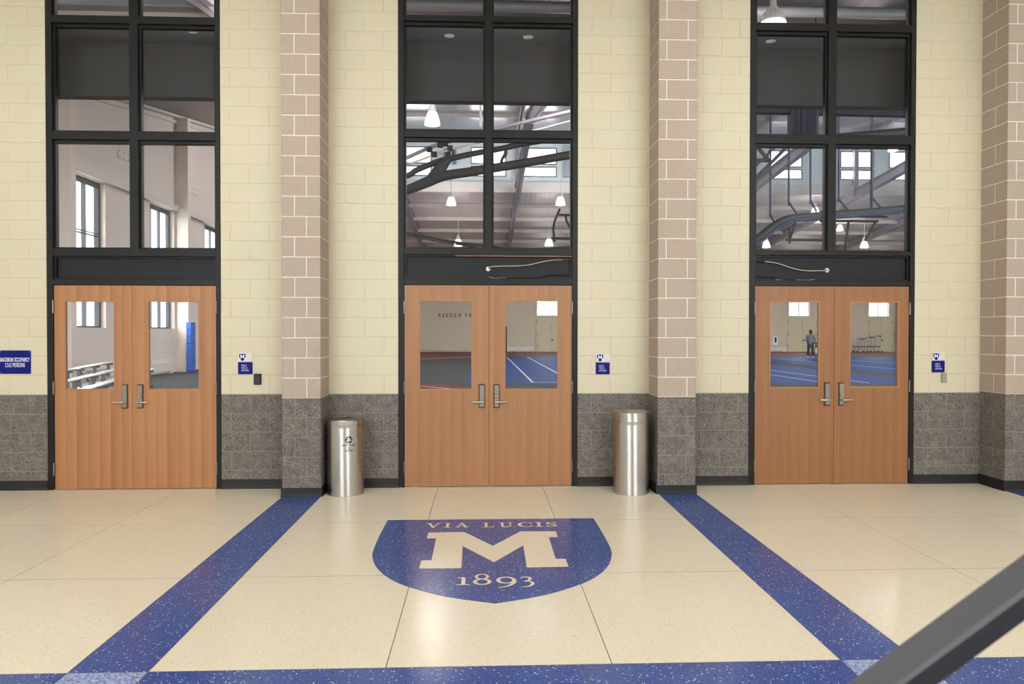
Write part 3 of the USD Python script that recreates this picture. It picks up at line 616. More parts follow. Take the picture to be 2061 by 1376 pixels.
obj('wall_back', to_wall(extr(bw, 0.2), 0, -16.2, 0), M['white_wall'], label='lobby back wall with added daylight windows', cat='wall', kind='structure')
for i, (a_, b_) in enumerate(WB):
    w = thing('window_%d' % (4 + i), 'added daylight window in the unseen lobby back wall, number %d from the left' % (i + 1), 'window', kind='structure')
    fr = sbox(a_, 3.2, b_, 5.6).difference(sbox(a_ + .06, 3.26, (a_ + b_) / 2 - .03, 5.54)).difference(sbox((a_ + b_) / 2 + .03, 3.26, b_ - .06, 5.54))
    obj('frame', to_wall(extr(fr, 0.08), 0, -16.16, 0), M['frame'], w)
    obj('pane', box(a_ + .05, b_ - .05, -16.125, -16.119, 3.25, 5.55), M['farglass'], w)
def added_troffer(x, y, h=.6):  # added lamps out of view, extra light for the lobby walls and floor
    t = thing('added_ceiling_lamp', 'added recessed lamp, unseen extra light for the lobby', 'ceiling lamp', 'added square lobby ceiling lamps', loc=(x, y, TOP))
    fr = sbox(-.63, -h - .03, .63, h + .03).difference(sbox(-.6, -h, .6, h)); f = extr(fr, 0.03); f.apply_translation([0, 0, -0.03]); obj('frame', f, M['white'], t)
    obj('diffuser', box(-.6, .6, -h, h, -0.02, -0.005), M['lamp'], t)
for y, xs in ((-5.4, (-8.9, -3.95, -2.35, 2.5, 4.1, 8.9)), (-8.4, (-4.6, -2.6, 2.9, 4.9)), (-11.4, (-5.4, -3.2, 3.5, 5.8)), (-14.0, (-5.9, -3.6, 4.0, 6.6))):
    for x in xs: added_troffer(x, y)
for x in (-6.7, -3.1, -1.85, 1.95, 3.15, 6.7): added_troffer(x, -2.1, .3)  # added row that brightens the upper front wall
def downlight(x, y):
    t = thing('downlight', 'small round recessed ceiling downlight of the lobby', 'downlight', 'round lobby downlights', loc=(x, y, TOP))
    obj('trim_ring', lathe([(0.075, -.004), (0.098, -.008), (0.10, 0), (0.075, 0)], 28), M['white'], t, smooth=30)
    g = trimesh.creation.cylinder(0.076, 0.004, sections=28); g.apply_translation([0, 0, -0.002]); obj('lens', g, M['down'], t)
for x in (-7.9, -4.25, -.56, .59, 4.19, 7.8): downlight(x, -2.7)

# ================================================================== the field house behind the doors
XL, XR, YB = -13.1, 42.0, 58.0
def roof_near(y): return 6.93 + 0.1635 * y
def roof_far(y): return 10.25 - 0.091 * (y - 36)
f2 = thing('floor', 'indoor track and court floor of the field house beyond the doors', 'floor', kind='structure')
obj('rubber_base', box(XL - .3, XR, 0.2, YB, -0.12, 0.0), M['rubber_floor'], f2, label='dark grey rubber floor')
obj('court', floor_piece(sbox(-0.58, 16.2, XR - 1, 43.5).difference(sbox(15.25, 16.2, 16.75, 43.5)), 0, 0.006), M['mat_blue'], f2, label='bright blue court area')
obj('track', floor_piece(Polygon([(XL, 56.2), (XR, 56.2), (XR, 46.4), (1.6, 46.4), (-.78, 43.4), (-1.73, 42.6), (-2.67, 41.1), (-4.03, 39.4), (-6.5, 36), (-9, 33.8), (XL, 32.5)]), 0, 0.006), M['track'], f2, label='red running track along the far wall')
obj('track', floor_piece(Polygon([(-3.6, 17.4), (-2.15, 16.8), (-1.35, 16.05), (-.39, 14.85), (-.2, 14.4), (-.2, 4), (-3.6, 4)]), 0, 0.006), M['track'], f2, label='near red lane of the running track')
for pts in ([(1.63, 17.0, 0), (1.63, 43.4, 0)], [(3.05, 17.0, 0), (3.05, 43.4, 0)], [(11.5, 16.4, 0), (11.5, 43.4, 0)], [(12.9, 16.4, 0), (12.9, 43.4, 0)], [(19.2, 16.4, 0), (19.2, 43.4, 0)], [(22.6, 16.4, 0), (22.6, 43.4, 0)],
            [(1.6, 17.0, 0), (9.0, 17.0, 0)], [(-3.4, 16.5, 0), (-2.03, 15.38, 0), (-1.03, 14.18, 0), (-.5, 13.4, 0)], [(-4.03, 39.3, 0), (-2.67, 41.0, 0), (-1.73, 42.5, 0), (-.78, 43.3, 0)]):
    l = LineString([p[:2] for p in pts]).buffer(0.04, cap_style='flat')
    obj('lane_line', floor_piece(l, 0.001, 0.009), M['line'], f2)
arc = LineString(curve([(2.26, 21.7, 0), (1.41, 19.9, 0), (1.11, 18.1, 0), (1.12, 16.3, 0)])[:, :2]).buffer(0.06, cap_style='flat')
obj('curved_line', floor_piece(arc, 0.001, 0.009), M['rubber_floor'], f2, label='dark curved court line')
obj('ground', box(-120, 150, -110, 170, -0.4, -0.14), M['ground'], label='flat ground outside the building', cat='ground', kind='structure')

# left gable wall with tall windows
WIN = [(15.95, 18.25), (21.7, 24.0), (27.45, 29.75), (33.2, 35.5), (38.95, 41.25)]
def in_yz(poly, depth, x_in):
    """(y, z) outline -> slab whose inner face is at x_in, going to -X"""
    m = extr(poly, depth); v = m.vertices.copy(); m.vertices = np.c_[x_in - v[:, 2], v[:, 0], v[:, 1]]; m.fix_normals(); return m
gable = Polygon([(0.2, 0), (YB, 0), (YB, 8.3), (30, 11.86), (0.2, 6.98)])
for a_, b_ in WIN: gable = gable.difference(sbox(a_, 1.84, b_, 6.80))
obj('wall_left', in_yz(gable, 0.45, XL), M['fh_wall'], label='painted block gable wall of the field house with tall windows', cat='wall', kind='structure')
for i, (a_, b_) in enumerate(WIN):
    w = thing('window_%d' % (8 + i), 'tall field house window with grey strips, number %d from the front along the left wall' % (i + 1), 'window', kind='structure')
    xg = XL - 0.22
    fr = sbox(a_, 1.84, b_, 6.80).difference(sbox(a_ + .05, 1.90, b_ - .05, 6.62))
    obj('frame', in_yz(fr, 0.05, xg + .04), M['win_frame'], w)
    q = b_ - .04
    for y0, y1 in ((q - .34, q), (q - 1.15, q - .84), (q - 2.02, q - 1.67)):
        obj('grey_panel', in_yz(sbox(y0, 1.9, y1, 6.62), 0.03, xg + .02), M['grey_panel'], w)
    obj('crossbar', in_yz(sbox(a_ + .04, 4.95, b_ - .04, 4.99).union(sbox(a_ + .04, 5.04, b_ - .04, 5.07)), 0.04, xg + .03), M['win_frame'], w)
    obj('pane', in_yz(sbox(a_ + .04, 1.86, b_ - .04, 6.7), 0.006, xg), M['farglass'], w)
for i, y in enumerate((15.12, 24.15, 32.4, 42.0)):
    obj('column', box(XL - .01, XL + .52, y, y + .30, 0, (roof_near(y) if y < 30 else 10.6) - .1), M['fh_wall'], label='shallow wall column, number %d from the front along the left field house wall' % (i + 1), cat='column', kind='structure')
obj('trim_2', cat(*[box(XL - .01, XL + .16, q0, q1, 6.82, 7.06) for q0, q1 in ((0.3, 15.11), (15.43, 24.14), (24.46, 32.39), (32.71, 41.99))]), M['fh_ledge'], label='pale ledge running above the tall left windows', cat='ledge', kind='structure')
for i, (y, z) in enumerate(((19.13, 8.10), (25.6, 8.05))):
    pl = in_yz(sbox(y, z - .16, y + .85, z + .16), 0.03, XL + .03)
    bolts = [moved(trimesh.creation.icosphere(1, 0.02), [XL + .03, y + dy, z + dz2]) for dy in (.08, .42, .77) for dz2 in (-.1, .1)]
    t = thing('anchor_plate', 'bolted steel anchor plate high on the %s bay of the left field house wall' % ('first', 'second')[i], 'plate')
    obj('plate', pl, M['fh_wall'], t); obj('bolts', cat(*bolts), M['dark_steel'], t)
t = thing('column_pad', 'blue padded wrap around the foot of a wall column', 'pad')
PX = XL + .52
for q in range(7):
    z0 = q * 0.30 + .02; obj('pad_section', cbox(PX - .06 + .004 * (q % 2), PX + .15 + .004 * (q % 2), 24.05, 24.55, z0, z0 + .30, .02), M['pad'], t)
def convector(label, m, legs, axis, x0, x1, w0, w1):
    t = thing('radiator', label, 'radiator')
    if axis == 'y': mk = lambda a, b, c, d, z0, z1: box(c, d, a, b, z0, z1)
    else: mk = lambda a, b, c, d, z0, z1: box(a, b, c, d, z0, z1)
    obj('cover', mk(x0, x1, w0, w1, .10, .40), m, t)
    obj('top_lip', mk(x0 - .02, x1 + .02, w0 - .02, w1 + .02, .40, .43), m, t)
    for l in legs: obj('foot', mk(l, l + .25, w0, w1, 0, .10), m, t)
convector('pale low radiator cover along the left field house wall', M['fh_trim'], (17.2, 23.0), 'y', 17.0, 23.3, XL + .025, XL + .24)
convector('long pale radiator cover under the lettering on far wall', M['fh_door'], (-5.2,), 'x', -5.23, 0.6, YB - .27, YB - .045)
convector('pale radiator cover left of the far middle doors', M['fh_trim'], (2.1, 3.0), 'x', 2.08, 4.48, YB - .27, YB - .045)
convector('pale radiator cover left of the far doors with person', M['fh_trim'], (26.9,), 'x', 22.5, 27.3, YB - .27, YB - .045)

# far wall
FW = [(4.79, 6.65), (12.3, 14.1), (20.0, 21.8), (27.6, 29.45), (34.96, 36.8)]
fw = sbox(XL - .3, 0, XR, roof_far(YB) + .1)
for a_, b_ in FW: fw = fw.difference(sbox(a_, 3.2, b_, 5.3))
obj('wall_back', to_wall(extr(fw, 0.3), 0, YB, 0), M['fh_far'], label='beige far wall of the field house', cat='wall', kind='structure')
for i, (a_, b_) in enumerate(FW):
    w = thing('window_%d' % (13 + i), 'bright window high in the far field house wall, number %d from the left' % (i + 1), 'window', kind='structure')
    mid = (a_ + b_) / 2
    fr = sbox(a_, 3.2, b_, 5.3).difference(sbox(a_ + .04, 3.24, mid - .03, 5.26)).difference(sbox(mid + .03, 3.24, b_ - .04, 5.26))
    obj('frame', to_wall(extr(fr, 0.06), 0, YB + .1, 0), M['win_frame'], w)
    obj('pane', box(a_ + .03, b_ - .03, YB + .12, YB + .126, 3.23, 5.27), M['farglass'], w)
for i, (a_, b_, where) in enumerate(((4.8, 7.3, 'under the far window in the middle'), (27.5, 30.1, 'under the far window, behind the person'), (34.9, 37.15, 'under the far window, behind the hurdle cart'))):
    d = thing('door_%d' % (7 + i), 'beige double door ' + where, 'door', kind='structure')
    fr = sbox(a_ - .08, 0, b_ + .08, 3.08).difference(sbox(a_, 0, b_, 3.0)); obj('frame', to_wall(extr(fr, .06), 0, YB - .065, 0), M['fh_door'], d)
    m_ = (a_ + b_) / 2
    for q, (c0, c1) in enumerate(((a_ + .01, m_ - .012), (m_ + .012, b_ - .01))):
        lf = obj('leaf', box(c0, c1, YB - .05, YB - .005, .03, 2.99), M['fh_door'], d)
        for hz in (.45, 1.5, 2.6): obj('hinge', box((c0 if q == 0 else c1 - .05), (c0 + .05 if q == 0 else c1), YB - .066, YB - .05, hz, hz + .14), M['dark_steel'], lf)
    obj('knob', moved(trimesh.creation.icosphere(2, 0.07), [m_ + .12, YB - .1, 1.03]), M['dark_steel'], d, smooth=True)
lt = thing('wall_lettering', 'dark lettering spelled across the far field house wall', 'lettering')
for ch, p0, p1 in (('R', 0, 29), ('E', 54, 79), ('E', 103, 129), ('D', 154, 184), ('E', 212, 238), ('R', 267, 297), ('T', 348, 379), ('R', 408, 439)):
    obj('letter', fit_text(ch, -3.94 + p0 * .0067, -3.94 + p1 * .0067, 3.08, 3.40, YB - .04, 0.04, True), M['net_blue'], lt)
t = thing('wall_cabinet', 'white wall cabinet with dark front left of the far doors', 'cabinet')
obj('case', cbox(26.05, 26.50, YB - .18, YB - .01, .63, 1.42, .02), M['white'], t); obj('front', box(26.21, 26.38, YB - .20, YB - .18, .85, 1.32), M['dark_steel'], t)
t = thing('black_post', 'slim black padded post against the far wall', 'post')
obj('post_pad', cbox(1.93, 2.10, YB - .9, YB - .7, .03, 2.25, .03), M['black'], t); obj('base', cbox(1.85, 2.18, YB - .98, YB - .62, 0, .05, .01), M['black'], t)
t = thing('rolled_curtain', 'tall navy rolled curtain hanging beside the far right doors', 'curtain')
obj('cloth', tube([(37.45, YB - .45, .02), (37.42, YB - .45, 1.5), (37.48, YB - .45, 3.2), (37.44, YB - .45, 7.9)], [.2, .17, .19, .16], 10, 6), M['net_blue'], t, smooth=40)
for z in (.8, 1.9, 3.0, 4.2): obj('strap', moved(trimesh.creation.torus(.19, .02, 18, 8), [37.45, YB - .45, z]), M['line'], t)

# roof
MON = (-8.0, XR); Y1, Y2, MT = 17.0, 36.0, 13.6
def slab(x0, x1, ya, za, yb, zb, th=0.2):
    v = np.array([(x, y, z + d) for x in (x0, x1) for (y, z) in ((ya, za), (yb, zb)) for d in (0, th)]); return trimesh.convex.convex_hull(v)
rf = thing('ceiling', 'sloping ribbed metal roof of the field house with steel framing', 'ceiling', kind='structure')
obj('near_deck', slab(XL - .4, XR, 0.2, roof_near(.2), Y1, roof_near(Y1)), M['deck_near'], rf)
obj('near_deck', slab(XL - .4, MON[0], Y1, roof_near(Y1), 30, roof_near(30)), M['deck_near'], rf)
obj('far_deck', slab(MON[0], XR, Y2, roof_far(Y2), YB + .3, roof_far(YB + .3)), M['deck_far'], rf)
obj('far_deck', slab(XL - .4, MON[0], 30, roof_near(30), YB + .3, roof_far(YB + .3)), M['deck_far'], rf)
obj('monitor_deck', box(MON[0], XR, Y1, Y2, MT, MT + .2), M['deck_shiny'], rf)
obj('monitor_end', extr(Polygon([(0, 0), (1, 0), (1, 1)]), .01) if False else box(MON[0] - .15, MON[0], Y1, YB, 8.1, MT), M['monitor'], rf)
obj('gable_trim', cat(slab(XL, XL + .12, .3, roof_near(.3) - .32, 29.9, roof_near(29.9) - .32, .1), slab(XL, XL + .3, .3, roof_near(.3) - .12, 29.9, roof_near(29.9) - .12, .1)), M['fh_trim'], rf, label='pale sloping trim where the roof meets the gable wall')
obj('eave_wall', box(XL - .4, XR, 0.0, 0.2, 6.9, 7.6), M['bulk'], rf)
for x in (-4.8, 2.0, 8.8, 15.6, 22.3, 29.0, 35.8):
    h = .55
    def ibeam(ya, za, yb, zb):
        return cat(slab(x - .03, x + .03, ya, za - h, yb, zb - h, h - .01), slab(x - .17, x + .17, ya, za - h, yb, zb - h, .05), slab(x - .17, x + .17, ya, za - .06, yb, zb - .06, .05))
    obj('rafter', ibeam(24.0, roof_far(24.0), YB, roof_far(YB)), M['rafter'], rf)
    obj('rafter', ibeam(.7, roof_near(.7), 24.0, roof_near(24.0) + .35), M['rafter'], rf)
    obj('monitor_beam', cat(box(x - .03, x + .03, Y1 + .1, Y2 - .1, MT - .4, MT), box(x - .14, x + .14, Y1 + .1, Y2 - .1, MT - .4, MT - .36)), M['rafter'], rf)
    obj('monitor_post', box(x - .12, x + .12, Y2 - .35, Y2 - .05, 9.9, MT), M['rafter'], rf)
for y in (39.5, 43.0, 46.5, 50.0, 53.5): obj('purlin', box(MON[0], XR, y, y + .14, roof_far(y) - .26, roof_far(y) - .01), M['purlin'], rf)
for y in (4.0, 7.2, 10.4, 13.6): obj('purlin', box(XL, XR, y, y + .12, roof_near(y) - .22, roof_near(y) - .005), M['purlin'], rf)
for y in (20.5, 24.5, 28.5, 32.5): obj('purlin', box(MON[0], XR, y, y + .12, MT - .2, MT), M['purlin'], rf)
obj('curb', box(MON[0], XR, Y2 - .25, Y2 + .05, 9.95, 10.55), M['fh_trim'], rf)
MW = [(-8.1 + 7.4 * k, -6.1 + 7.4 * k) for k in range(6)] + [(-5.1 + 7.4 * k, -3.1 + 7.4 * k) for k in range(6)]
MW = sorted((a_, b_) for a_, b_ in MW if a_ > MON[0] + .1)
mwall = sbox(MON[0], 10.1, XR, MT)
for a_, b_ in MW: mwall = mwall.difference(sbox(a_, 11.68, b_, 12.6)).difference(sbox(a_, 10.95, b_, 11.48))
obj('monitor_wall', to_wall(extr(mwall, .15), 0, Y2, 0), M['monitor'], rf)
nwall = sbox(MON[0], roof_near(Y1), XR, MT)
for a_, b_ in MW: nwall = nwall.difference(sbox(a_, 11.4, b_, 12.9))
obj('monitor_wall', to_wall(extr(nwall, .15), 0, Y1 - .15, 0), M['monitor'], rf)
for i, (a_, b_) in enumerate(MW):
    w = thing('window_%d' % (18 + i), 'two-tier clerestory window high under the field house roof, number %d from the left' % (i + 1), 'window', kind='structure')
    mid = (a_ + b_) / 2
    for z0, z1 in ((11.68, 12.6), (10.95, 11.48)):
        fr = sbox(a_ - .04, z0 - .04, b_ + .04, z1 + .04).difference(sbox(a_ + .02, z0 + .02, b_ - .02, z1 - .02))
        obj('frame', to_wall(extr(fr, .05), 0, Y2 - .02, 0), M['win_frame'], w)
        obj('pane', box(a_ + .01, b_ - .01, Y2 + .06, Y2 + .066, z0 + .01, z1 - .01), M['farglass'], w)
obj('wall_right', box(XR, XR + .3, 0.2, YB + .3, 0, MT), M['fh_wall'], label='field house end wall far to the right', cat='wall', kind='structure')
obj('trim_3', box(XL, XR - .1, 0.52, 0.66, 4.335, 5.215), M['bulk'], label='black horizontal fascia hanging just behind the upper panes', cat='fascia', kind='structure')

# high-bay lamps
def high_bay(x, y, z, top, label, s=1.0):
    t = thing('high_bay_lamp', label, 'lamp', 'hanging bell-shaped field house lamps', loc=(x, y, z))
    obj('shade', lathe([(0, .03 * s), (.25 * s, .03 * s), (.275 * s, .0), (.27 * s, .08 * s), (.235 * s, .22 * s), (.185 * s, .36 * s), (.15 * s, .44 * s), (0, .44 * s)], 24), M['bay'] if s > 0 else None, t, smooth=40)
    obj('ballast', lathe([(0, .44 * s), (.15 * s, .44 * s), (.135 * s, .58 * s), (.09 * s, .70 * s), (.04 * s, .74 * s), (0, .74 * s)], 20), M['lampshell'], t, smooth=40)
    c_ = trimesh.creation.cylinder(.018, max(.1, top - z - .7 * s), sections=8); c_.apply_translation([0, 0, .7 * s + max(.1, top - z - .7 * s) / 2]); obj('cord', c_, M['galv'], t)
def top_at(x, y):
    if y < Y1: return roof_near(y)
    if y < Y2: return MT if x > MON[0] else roof_near(min(y, 30))
    return roof_far(y)
LAMPS = [(-1.86, 18.67, 9.10, 'large lit bell lamp behind the middle door upper left pane', 1.0), (-1.79, 33.3, 8.75, 'lit bell lamp under the left clerestory window, middle door', .95),
         (4.25, 33.0, 8.75, 'lit bell lamp behind the right middle pane, above the hoist frame', .95), (4.27, 40.3, 7.35, 'lit bell lamp low in the right middle pane', .95),
         (-1.63, 40.3, 7.3, 'lit bell lamp low in the left middle pane, behind the cables', .95), (20.4, 37.0, 9.0, 'lit bell lamp behind the net in the right door left pane', .9),
         (18.4, 39.7, 7.25, 'lit bell lamp at bottom left of the right door panes', .9), (24.8, 39.5, 7.25, 'lit bell lamp at bottom of the right door right pane', .9),
         (24.4, 42.0, 8.7, 'lit bell lamp near the rafter in the right door right pane', .8), (17.6, 42.0, 8.6, 'lit bell lamp behind the net folds, right door', .7),
         (15.8, 26.0, 11.0, 'lit bell lamp beside the mullion of the right door glazing', .8), (20.6, 28.7, 10.85, 'lit bell lamp at the top of the right door right pane', .85)]
for q in LAMPS: high_bay(q[0], q[1], q[2], top_at(q[0], q[1]), q[3], q[4])
for x, y, z in [(-5.5, 12.5, 8.1), (-7.2, 19.5, 9.0), (-8.9, 25.5, 9.9), (-9.6, 32.0, 10.2), (-4.0, 6.0, 7.0)] + [(2.0, 10, 7.7), (9.5, 10, 7.7), (16, 10, 7.7), (23, 10, 7.7)]: high_bay(x, y, z, roof_near(y), 'added bell lamp hidden from view, extra light for the field house', 1.0)  # lamps added out of sight to brighten the field house

t = thing('dome_lamp', 'large lit lamp with ribbed grey shade at top of the right door glazing', 'lamp', loc=(4.98, 4.75, 6.98))
obj('lens', lathe([(0, -.11), (.12, -.10), (.20, -.05), (.232, .03), (.205, .10), (0, .10)], 32), M['bay'], t, smooth=40)
rib = Polygon([((.17 + .012 * (i % 2)) * math.cos(i * math.pi / 24), (.17 + .012 * (i % 2)) * math.sin(i * math.pi / 24)) for i in range(48)])
sh_ = extr(rib, .17); vv = sh_.vertices.copy(); k_ = 1.18 - 1.6 * vv[:, 2]; sh_.vertices = np.c_[vv[:, 0] * k_, vv[:, 1] * k_, vv[:, 2] + .10]; obj('ribbed_shade', sh_, M['lampshell'], t)
obj('cap', lathe([(0, .27), (.12, .27), (.11, .32), (.06, .38), (.04, .70), (0, .70)], 24), M['lampshell'], t, smooth=40)
# pipes, cables, nets, hoists
def hung(name, label, c_, pts, r, m, n=6, flat=1.0, group=None, sides=10):
    return obj(name, tube(pts, r, sides, n, flat), m, smooth=40, label=label, cat=c_, group=group)
hung('sprinkler_pipe', 'thick grey pipe running under the near field house roof', 'pipe', [(XL, 5.5, 7.60), (5, 5.5, 7.60), (XR, 5.5, 7.60)], .10, M['pipe'])
t = thing('net_bundle', 'charcoal rolled-up divider net sagging across the middle glazing', 'net')
obj('upper_rope', tube([(-6.0, 14, 5.2), (-4, 14, 5.72), (-2.36, 14, 6.27), (-2.06, 14, 6.44), (-1.73, 14, 6.59), (-1.37, 14, 6.73), (-1.04, 14, 6.81), (-.38, 14, 6.96), (.5, 14, 7.13), (1.01, 14, 7.25), (2.17, 14, 7.46), (4, 14, 7.8)], .085, 10), M['net'], t, smooth=40)
obj('lower_roll', tube([(-6.0, 14, 4.7), (-4, 14, 5.3), (-2.36, 14, 5.86), (-2.06, 14, 5.97), (-1.73, 14, 6.11), (-1.37, 14, 6.26), (-1.04, 14, 6.34), (-.38, 14, 6.44), (.5, 14, 6.59), (1.01, 14, 6.68), (2.58, 14, 6.97), (4.5, 14, 7.3)], [.13, .14, .16, .14, .13, .12], 12), M['net'], t, smooth=40)
obj('gathered_fold', tube([(-1.05, 14, 6.80), (-1.22, 14, 6.66), (-1.36, 14, 6.46), (-1.62, 14, 6.22)], [.10, .17, .18, .13], 10), M['net'], t, smooth=40)
obj('tie', tube([(.62, 14, 7.12), (.60, 14, 6.95), (.50, 14, 6.80), (.50, 14, 6.66)], [.05, .06, .04, .06], 8), M['net'], t, smooth=40)
for x, z in ((-5.9, 4.75), (4.4, 7.3)): obj('hanger', tube([(x, 14, z), (x, 14, roof_near(14) + .01)], .02, 6, 1), M['net'], t)
t = thing('cable_track', 'slanting steel track with clamps at the top left of the middle glazing', 'track')
obj('track_pipe', tube([(-3.4, 11, 5.5), (-2.05, 11, 6.10), (-1.44, 11, 6.38), (-1.0, 11, 6.53), (.2, 11, 6.86), (2.16, 11, 7.35), (4.0, 11, 7.83)], .05, 10), M['rafter'], t, smooth=40)
obj('track_pipe', tube([(-3.4, 11, 5.5), (-2.05, 11, 5.93), (-1.4, 11, 6.17), (-.82, 11, 6.37), (-.03, 11, 6.57), (1.27, 11, 6.86), (2.15, 11, 7.1), (4.0, 11, 7.6)], .028, 10), M['galv'], t, smooth=40)
for x in (-3.3, 3.9): obj('hanger', tube([(x, 11, 5.5 if x < 0 else 7.55), (x, 11, roof_near(11) + .01)], .015, 6, 1), M['galv'], t)
for x, z in ((-1.42, 6.34), (-1.15, 6.46), (-1.30, 6.22), (-.9, 6.38), (-1.02, 6.5)): obj('clamp', cbox(x - .07, x + .07, 10.93, 11.07, z - .06, z + .06, .01), M['dark_steel'], t)
t = thing('cable_run', 'pair of dark cables sloping across the bottom of the middle left pane', 'cable')
obj('cable', tube([(-5.4, 20, 5.95), (-2.97, 20, 5.44), (-1.17, 20, 5.1), (0, 20, 4.96), (2, 20, 4.84), (5, 20, 5.1)], .045, 8), M['net'], t, smooth=40)
obj('thin_cable', tube([(-5.4, 20, 5.8), (-2.97, 20, 5.33), (-.98, 20, 5.0), (1, 20, 4.78), (5, 20, 5.0)], .025, 8), M['net'], t, smooth=40)
for x, z in ((-5.4, 5.8), (5.0, 5.0)): obj('hanger', tube([(x, 20, z), (x, 20, MT + .01)], .015, 6, 1), M['net'], t)
hung('vertical_rod', 'thin pale hanger rod in the middle upper left pane', 'rod', [(-.12, 12, 6.3 + .9), (-.12, 12, 8.9)], .03, M['galv'], 1)
t = thing('hoist_frame', 'dark steel basketball hoist frame at lower right of middle glazing', 'hoist frame')
for pts in ([(3.48, 26, 7.37), (3.2, 26, 6.61), (3.24, 26, 5.85)], [(3.1, 26, 6.02), (4.6, 26, 6.02)], [(3.44, 26, 7.09), (4.6, 26, 7.09)], [(3.76, 26, 7.05), (3.8, 26, 6.8), (4.05, 26, 6.35), (4.3, 26, 6.0)], [(4.58, 26, 6.0), (4.58, 26, 13.61)]):
    obj('bar', tube(pts, .05, 8), M['dark_steel'], t)
t = thing('hoist_frame', 'dark steel basketball hoist frame at the bottom of right glazing', 'hoist frame')
for pts in ([(13.35, 24, 6.27), (13.36, 24, 5.6)], [(13.2, 24, 5.77), (15.0, 24, 5.76)], [(13.63, 24, 6.51), (13.36, 24, 5.77)], [(14.8, 24, 6.71), (15.0, 24, 5.4)], [(15.99, 24, 6.64), (15.81, 24, 5.2)], [(14.7, 24, 6.6), (17.3, 24, 6.59)], [(15.0, 24, 6.81), (17.7, 24, 6.8)], [(17.2, 24, 6.6), (16.74, 24, 5.74)], [(15.1, 24, 6.8), (15.1, 24, 13.61)], [(17.0, 24, 6.8), (17.0, 24, 13.61)]):
    obj('bar', tube(pts, .055, 8, 1), M['dark_steel'], t)
t = thing('batting_net', 'rolled batting net with blue lift ropes in the right glazing', 'net')
obj('roll', tube([(6.2, 12, 3.5), (7.35, 12, 4.18), (7.8, 12, 4.52), (8.22, 12, 4.78), (8.6, 12, 4.84), (9.31, 12, 4.9), (10.37, 12, 4.98), (11.56, 12, 5.11), (13, 12, 5.3)], [.09, .13, .12, .10, .11, .12, .10, .12], 10), M['net'], t, smooth=40)
obj('roll_edge', tube([(6.2, 11.9, 3.42), (7.35, 11.9, 4.08), (8.22, 11.9, 4.68), (9.31, 11.9, 4.82), (11.56, 11.9, 5.02), (13, 11.9, 5.2)], .05, 8), M['net_blue'], t, smooth=40)
for (x, zt, x2, zb) in ((7.79, 6.27, 7.85, 4.6), (8.30, 7.9, 8.42, 4.95), (8.9, 7.9, 8.98, 5.0), (9.69, 7.9, 9.85, 5.05), (10.62, 7.9, 10.8, 5.1)):
    obj('lift_rope', tube([(x, 12, min(zt + 1.6, 8.7)), (x, 12, zb + .5), (x + .02, 12, zb + .3), (x2 + .1, 12, zb)], .028, 8), M['pad'] if False else M['net_blue'], t, smooth=40)
nx, nz = 60, 10; NV = []; NF = []
for a_ in range(nx + 1):
    x = 7.1 + 5.4 * a_ / nx; zb_ = float(np.interp(x, [7.1, 7.8, 8.22, 8.6, 9.31, 10.37, 11.56, 12.5], [4.1, 4.52, 4.78, 4.84, 4.9, 4.98, 5.11, 5.24]))
    for b_ in range(nz + 1):
        q = b_ / nz; NV.append((x + .02 * math.sin(a_ * 2.1 + b_), 12.05 + (.10 - .07 * q) * math.sin(a_ * .9), zb_ + (8.7 - zb_) * q))
for a_ in range(nx):
    for b_ in range(nz):
        k_ = a_ * (nz + 1) + b_; NF += [(k_, k_ + nz + 1, k_ + nz + 2), (k_, k_ + nz + 2, k_ + 1)]
obj('netting', trimesh.Trimesh(NV, NF, process=False), M['netting'], t, smooth=True, label='fine see-through grey netting hanging in soft folds')
hung('dark_roller', 'dark brown roller beam low in the right door upper right pane', 'roller', [(6.2, 6, 5.36), (7.5, 6, 5.50), (11, 6, 5.8)], .085, M['dark_steel'])
for x, z in ((10.9, 5.88), (6.3, 5.46)): hung('roller_hanger', 'thin rod holding the dark roller beam at its %s end' % ('far right' if x > 8 else 'left'), 'rod', [(x, 6, z), (x, 6, roof_near(6) + .01)], .012, M['dark_steel'], 1, sides=6)
t = thing('roof_bracket', 'dark triangular roof bracket at left of the right glazing', 'bracket')
for pts in ([(8.05, 14, 7.40), (8.52, 14, 6.86)], [(7.2, 14, 6.86), (8.54, 14, 6.86)]): obj('bar', tube(pts, .06, 8, 1), M['dark_steel'], t)
hung('blue_cable', 'navy slanting cable at upper left of the right glazing', 'cable', [(7.2, 14, 5.55), (8.11, 14, 6.32), (9.1, 14, 7.30), (10.4, 14, 8.6), (11.2, 14, 9.32)], .055, M['net_blue'])
hung('black_cable', 'black slanting cable beside the navy one in the right glazing', 'cable', [(7.2, 14.3, 5.9), (8.08, 14.3, 6.62), (8.85, 14.3, 7.35), (10.2, 14.3, 8.6), (11.0, 14.3, 9.36)], .035, M['dark_steel'])
t = thing('divider_curtain', 'navy folded divider curtain hanging behind the right upper pane', 'curtain')
obj('header_roll', tube([(3.9, 3.0, 5.03), (5.2, 3, 5.02), (7.6, 3, 4.99)], .07, 8), M['navy_cloth'], t, smooth=40)
for x in (4.0, 7.5): obj('hanger', tube([(x, 3, 4.98), (x, 3, roof_near(3) + .01)], .02, 6, 1), M['dark_steel'], t)
fold = Polygon([(4.54 + .44 * i / 16, 3.0 - .06 - .03 * math.sin(i * 1.9)) for i in range(17)] + [(4.54 + .44 * i / 16, 3.0 + .06 + .03 * math.sin(i * 1.3)) for i in range(16, -1, -1)])
fm = extr(fold.buffer(0), .52); fm.apply_translation([0, 0, 4.60]); obj('folds', fm, M['navy_cloth'], t, smooth=30)

